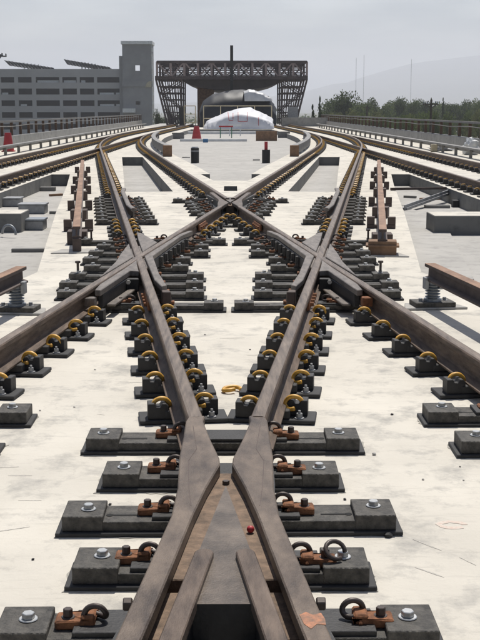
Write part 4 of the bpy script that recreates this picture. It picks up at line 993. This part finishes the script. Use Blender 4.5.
def tree(px, top, y, wpx, kind, leaf, lab, zb=-9.0):
    ztop = PZ(top, y); h = ztop-zb; k = random.Random(int(px*31+y)).randrange(4); key = (kind, leaf, k)
    if key not in CR: CR[key] = crown_mesh(k*7+(0 if kind == 'round' else 50), kind, 4200 if kind == 'round' else 2200).mesh('crown', leaf)
    tk = ('t', kind, k)
    if tk not in CR: CR[tk] = trunk_mesh(k, kind)
    t = thing('tree' if kind == 'round' else 'conifer_tree', lab, 'tree', (PX(px, y), y, zb), random.Random(int(px)).uniform(0, 6), 'trees beyond the viaduct')
    w = wpx*y/F_PX; base = .74 if kind == 'round' else .46
    t.scale = (w/base, w/base, h*.97)
    obj('trunk', CR[tk], t); obj('crown', CR[key], t)
R = random.Random(11)
tree(318, 95, 150, 10, 'conifer', 'leaf0', 'narrow dark conifer right beside the station columns')
tree(312, 103, 156, 12, 'conifer', 'leaf0', 'lower dark conifer behind the station columns')
tree(323, 107, 165, 12, 'round', 'leaf0', 'low dark tree between the conifer and the tallest tree')
tree(343, 91, 230, 36, 'round', 'leaf0', 'tallest broad dark tree rising over the fence')
tree(331, 99, 245, 26, 'round', 'leaf0', 'rounded dark tree leaning against the tallest tree')
tree(358, 99, 260, 22, 'round', 'leaf1', 'middle green tree between the two tallest dark crowns')
tree(371, 96, 270, 24, 'round', 'leaf0', 'dark round tree behind the thin radio masts')
tree(428, 97, 240, 8, 'conifer', 'leaf0', 'slim poplar shaped tree behind the utility pole')
tree(440, 97, 265, 7, 'conifer', 'leaf0', 'slim dark tree just past the utility pole')
for px, top, y, w, leaf, lab in ((384,100,280,22,'leaf1','green round tree in the tree line past the masts'),(398,97,290,22,'leaf0','dark round tree in the tree line past the masts'),
        (411,99.5,280,24,'leaf0','broad dark tree before the utility pole crossarm'),(422,101,300,20,'leaf0','dark tree hidden behind the utility pole'),
        (450,99.5,285,24,'leaf0','dark broad tree past the slim trees'),(463,96,300,24,'leaf0','tall dark tree towards the fence end'),(477,97,290,24,'leaf1','tall green tree at the fence end'),
        (492,98,285,26,'leaf0','dark tree past the fence end')):
    tree(px, top, y, w, 'round', leaf, lab)
for i in range(13):
    px = 336+i*12.5+R.uniform(-4,4); leaf = R.choice(['leaf1','leaf2','leaf1','leaf2'])
    tree(px, R.uniform(104.5, 110), R.uniform(150, 200), R.uniform(17, 26), 'round', leaf, {'leaf1':'low green tree in front of the dark tree line','leaf2':'low pale olive tree in front of the dark tree line'}[leaf])
for i in range(15):
    px = 330+i*11+R.uniform(-4,4)
    tree(px, R.uniform(98.5, 102.5), R.uniform(330, 380), R.uniform(24, 34), 'round', 'leaf1', 'distant dark tree filling the back of the tree line')
for px, top in ((158,108),(164,112),(172,113)): tree(px, top, 190, 10, 'round', 'leaf0', 'small dark tree seen between the stair tower and the station')
# utility pole
yp = 135; t = thing('utility_pole', 'dark utility pole with a crossarm before the tree line', 'pole')
obj('pole', MB().tube([(PX(428, yp), yp, -9), (PX(428, yp), yp, PZ(100, yp))], [.18,.13], 8).mesh('pole', 'bark'), t)
obj('crossarm', MB().box(PX(419.5, yp), PX(435, yp), yp-.2, yp-.05, PZ(105, yp), PZ(103.8, yp)).mesh('arm', 'bark'), t)
obj('brace', MB().bar((PX(422, yp), yp-.12, PZ(105, yp)), (PX(428, yp), yp-.12, PZ(108, yp)), .08).bar((PX(433, yp), yp-.12, PZ(105, yp)), (PX(428, yp), yp-.12, PZ(108, yp)), .08).mesh('br', 'bark'), t)
im = MB().cyl((0,0), .07, 0, .25, 8).mesh('ins', 'insul')
for px in (420.5, 424, 432, 434.3): obj('insulator', im, t, (PX(px, yp), yp-.12, PZ(103.8, yp)))
t = thing('utility_pole', 'thinner utility pole beside the tallest tree', 'pole'); yp = 190
obj('pole', MB().tube([(PX(365, yp), yp, -9), (PX(365, yp), yp, PZ(105.5, yp))], [.18,.13], 8).mesh('pole', 'bark'), t)
obj('crossarm', MB().box(PX(361, yp), PX(369, yp), yp-.2, yp-.05, PZ(108, yp), PZ(107.3, yp)).mesh('arm', 'bark'), t)
# radio masts
for i, (px, top, lab) in enumerate(((353.5, 60, 'thin radio mast, shorter of the close pair beyond the trees'), (361, 57, 'thin radio mast, taller of the close pair beyond the trees'), (407.5, 61, 'thin radio mast standing alone beyond the trees'))):
    y = 1500; t = thing('radio_mast', lab, 'mast'); x = PX(px, y); zt = PZ(top, y)
    b = MB()
    for k in range(3):
        a = k*2.094; b.tube([(x+.3*math.cos(a), y+.3*math.sin(a), -9), (x+.3*math.cos(a), y+.3*math.sin(a), zt)], .09, 4)
    obj('legs', b.mesh('legs', 'galv'), t)
    b = MB(); z = -8; k = 0
    while z < zt-2:
        a = k*2.094; b.bar((x+.3*math.cos(a), y+.3*math.sin(a), z), (x+.3*math.cos(a+2.094), y+.3*math.sin(a+2.094), z+1.5), .08); z += 1.5; k += 1
    obj('lattice', b.mesh('latt', 'galv'), t)
# low far wood to close the horizon
b = MB(); rnd = random.Random(9)
for i in range(9000):
    y = rnd.uniform(420, 900); x = rnd.uniform(-.62, .62)*y; z = -9+abs(rnd.gauss(0, 1))*3.0+rnd.uniform(0, 3.0)
    s_ = rnd.uniform(.5, 1.3); u = Vector((rnd.gauss(0,1), rnd.gauss(0,1), rnd.gauss(0,1))).normalized(); v = u.cross(Vector((rnd.gauss(0,1), rnd.gauss(0,1), rnd.gauss(0,1)))).normalized(); p = Vector((x, y, z))
    b._add([p-u*s_, p+v*s_, p+u*s_, p-v*s_], [(0,1,2,3)])
o = obj('distant_woodland', b.mesh('wood', 'leaf0')); o['kind'] = 'stuff'; o['label'] = 'far belt of dark trees along the horizon'; o['category'] = 'woodland'

# ------------------------------------------------------------------ hills
def hills():
    YH = 8500.0; nx, ny = 160, 14; vs = []
    ridge = [(-900,104),(-300,100),(0,103),(150,104),(250,100),(300,93),(340,84),(375,74),(400,67),(425,63),(450,60),(480,57),(540,54),(640,52),(760,58),(1000,80),(1500,100)]
    def rid(px):
        for (a, p), (c, q) in zip(ridge, ridge[1:]):
            if a <= px <= c: f = (px-a)/(c-a); f = f*f*(3-2*f)*.5+f*.5; return p+(q-p)*f
        return 104
    for j in range(ny+1):
        v = j/ny; y = YH-3500+v*3500
        for i in range(nx+1):
            px = -900+2400*i/nx; zt = PZ(rid(px), YH)+9
            x = PX(px, YH)
            h = zt*(v**1.2)+12*v*mn.fractal(Vector((x*.004, y*.004, 0)), .8, 2, 4)
            vs.append((x, y, -9.2+max(0, h)))
    fs = [[j*(nx+1)+i, j*(nx+1)+i+1, (j+1)*(nx+1)+i+1, (j+1)*(nx+1)+i] for j in range(ny) for i in range(nx)]
    b = MB(); b._add(vs, fs); struct('hills', b.mesh('hills', 'hill', 0, True))
hills()

# ------------------------------------------------------------------ haze
scene.cycles.volume_bounces = 3
hz = bpy.data.materials.new('haze'); hz.use_nodes = True; n = hz.node_tree.nodes; n.remove(n['Principled BSDF'])
pv = n.new('ShaderNodeVolumePrincipled'); pv.inputs['Color'].default_value = (0.85, 0.88, 0.955, 1); pv.inputs['Density'].default_value = 2.5e-4
pv.inputs['Anisotropy'].default_value = 0.4
hz.node_tree.links.new(pv.outputs[0], n['Material Output'].inputs['Volume'])
me = MB().box(-16000, 16000, -3500, 16000, -10.5, 470).mesh('haze', 'slab'); me.materials.clear(); me.materials.append(hz)
o = obj('haze', me); o['kind'] = 'stuff'; o['label'] = 'pale haze in the air over the whole scene'; o['category'] = 'haze'
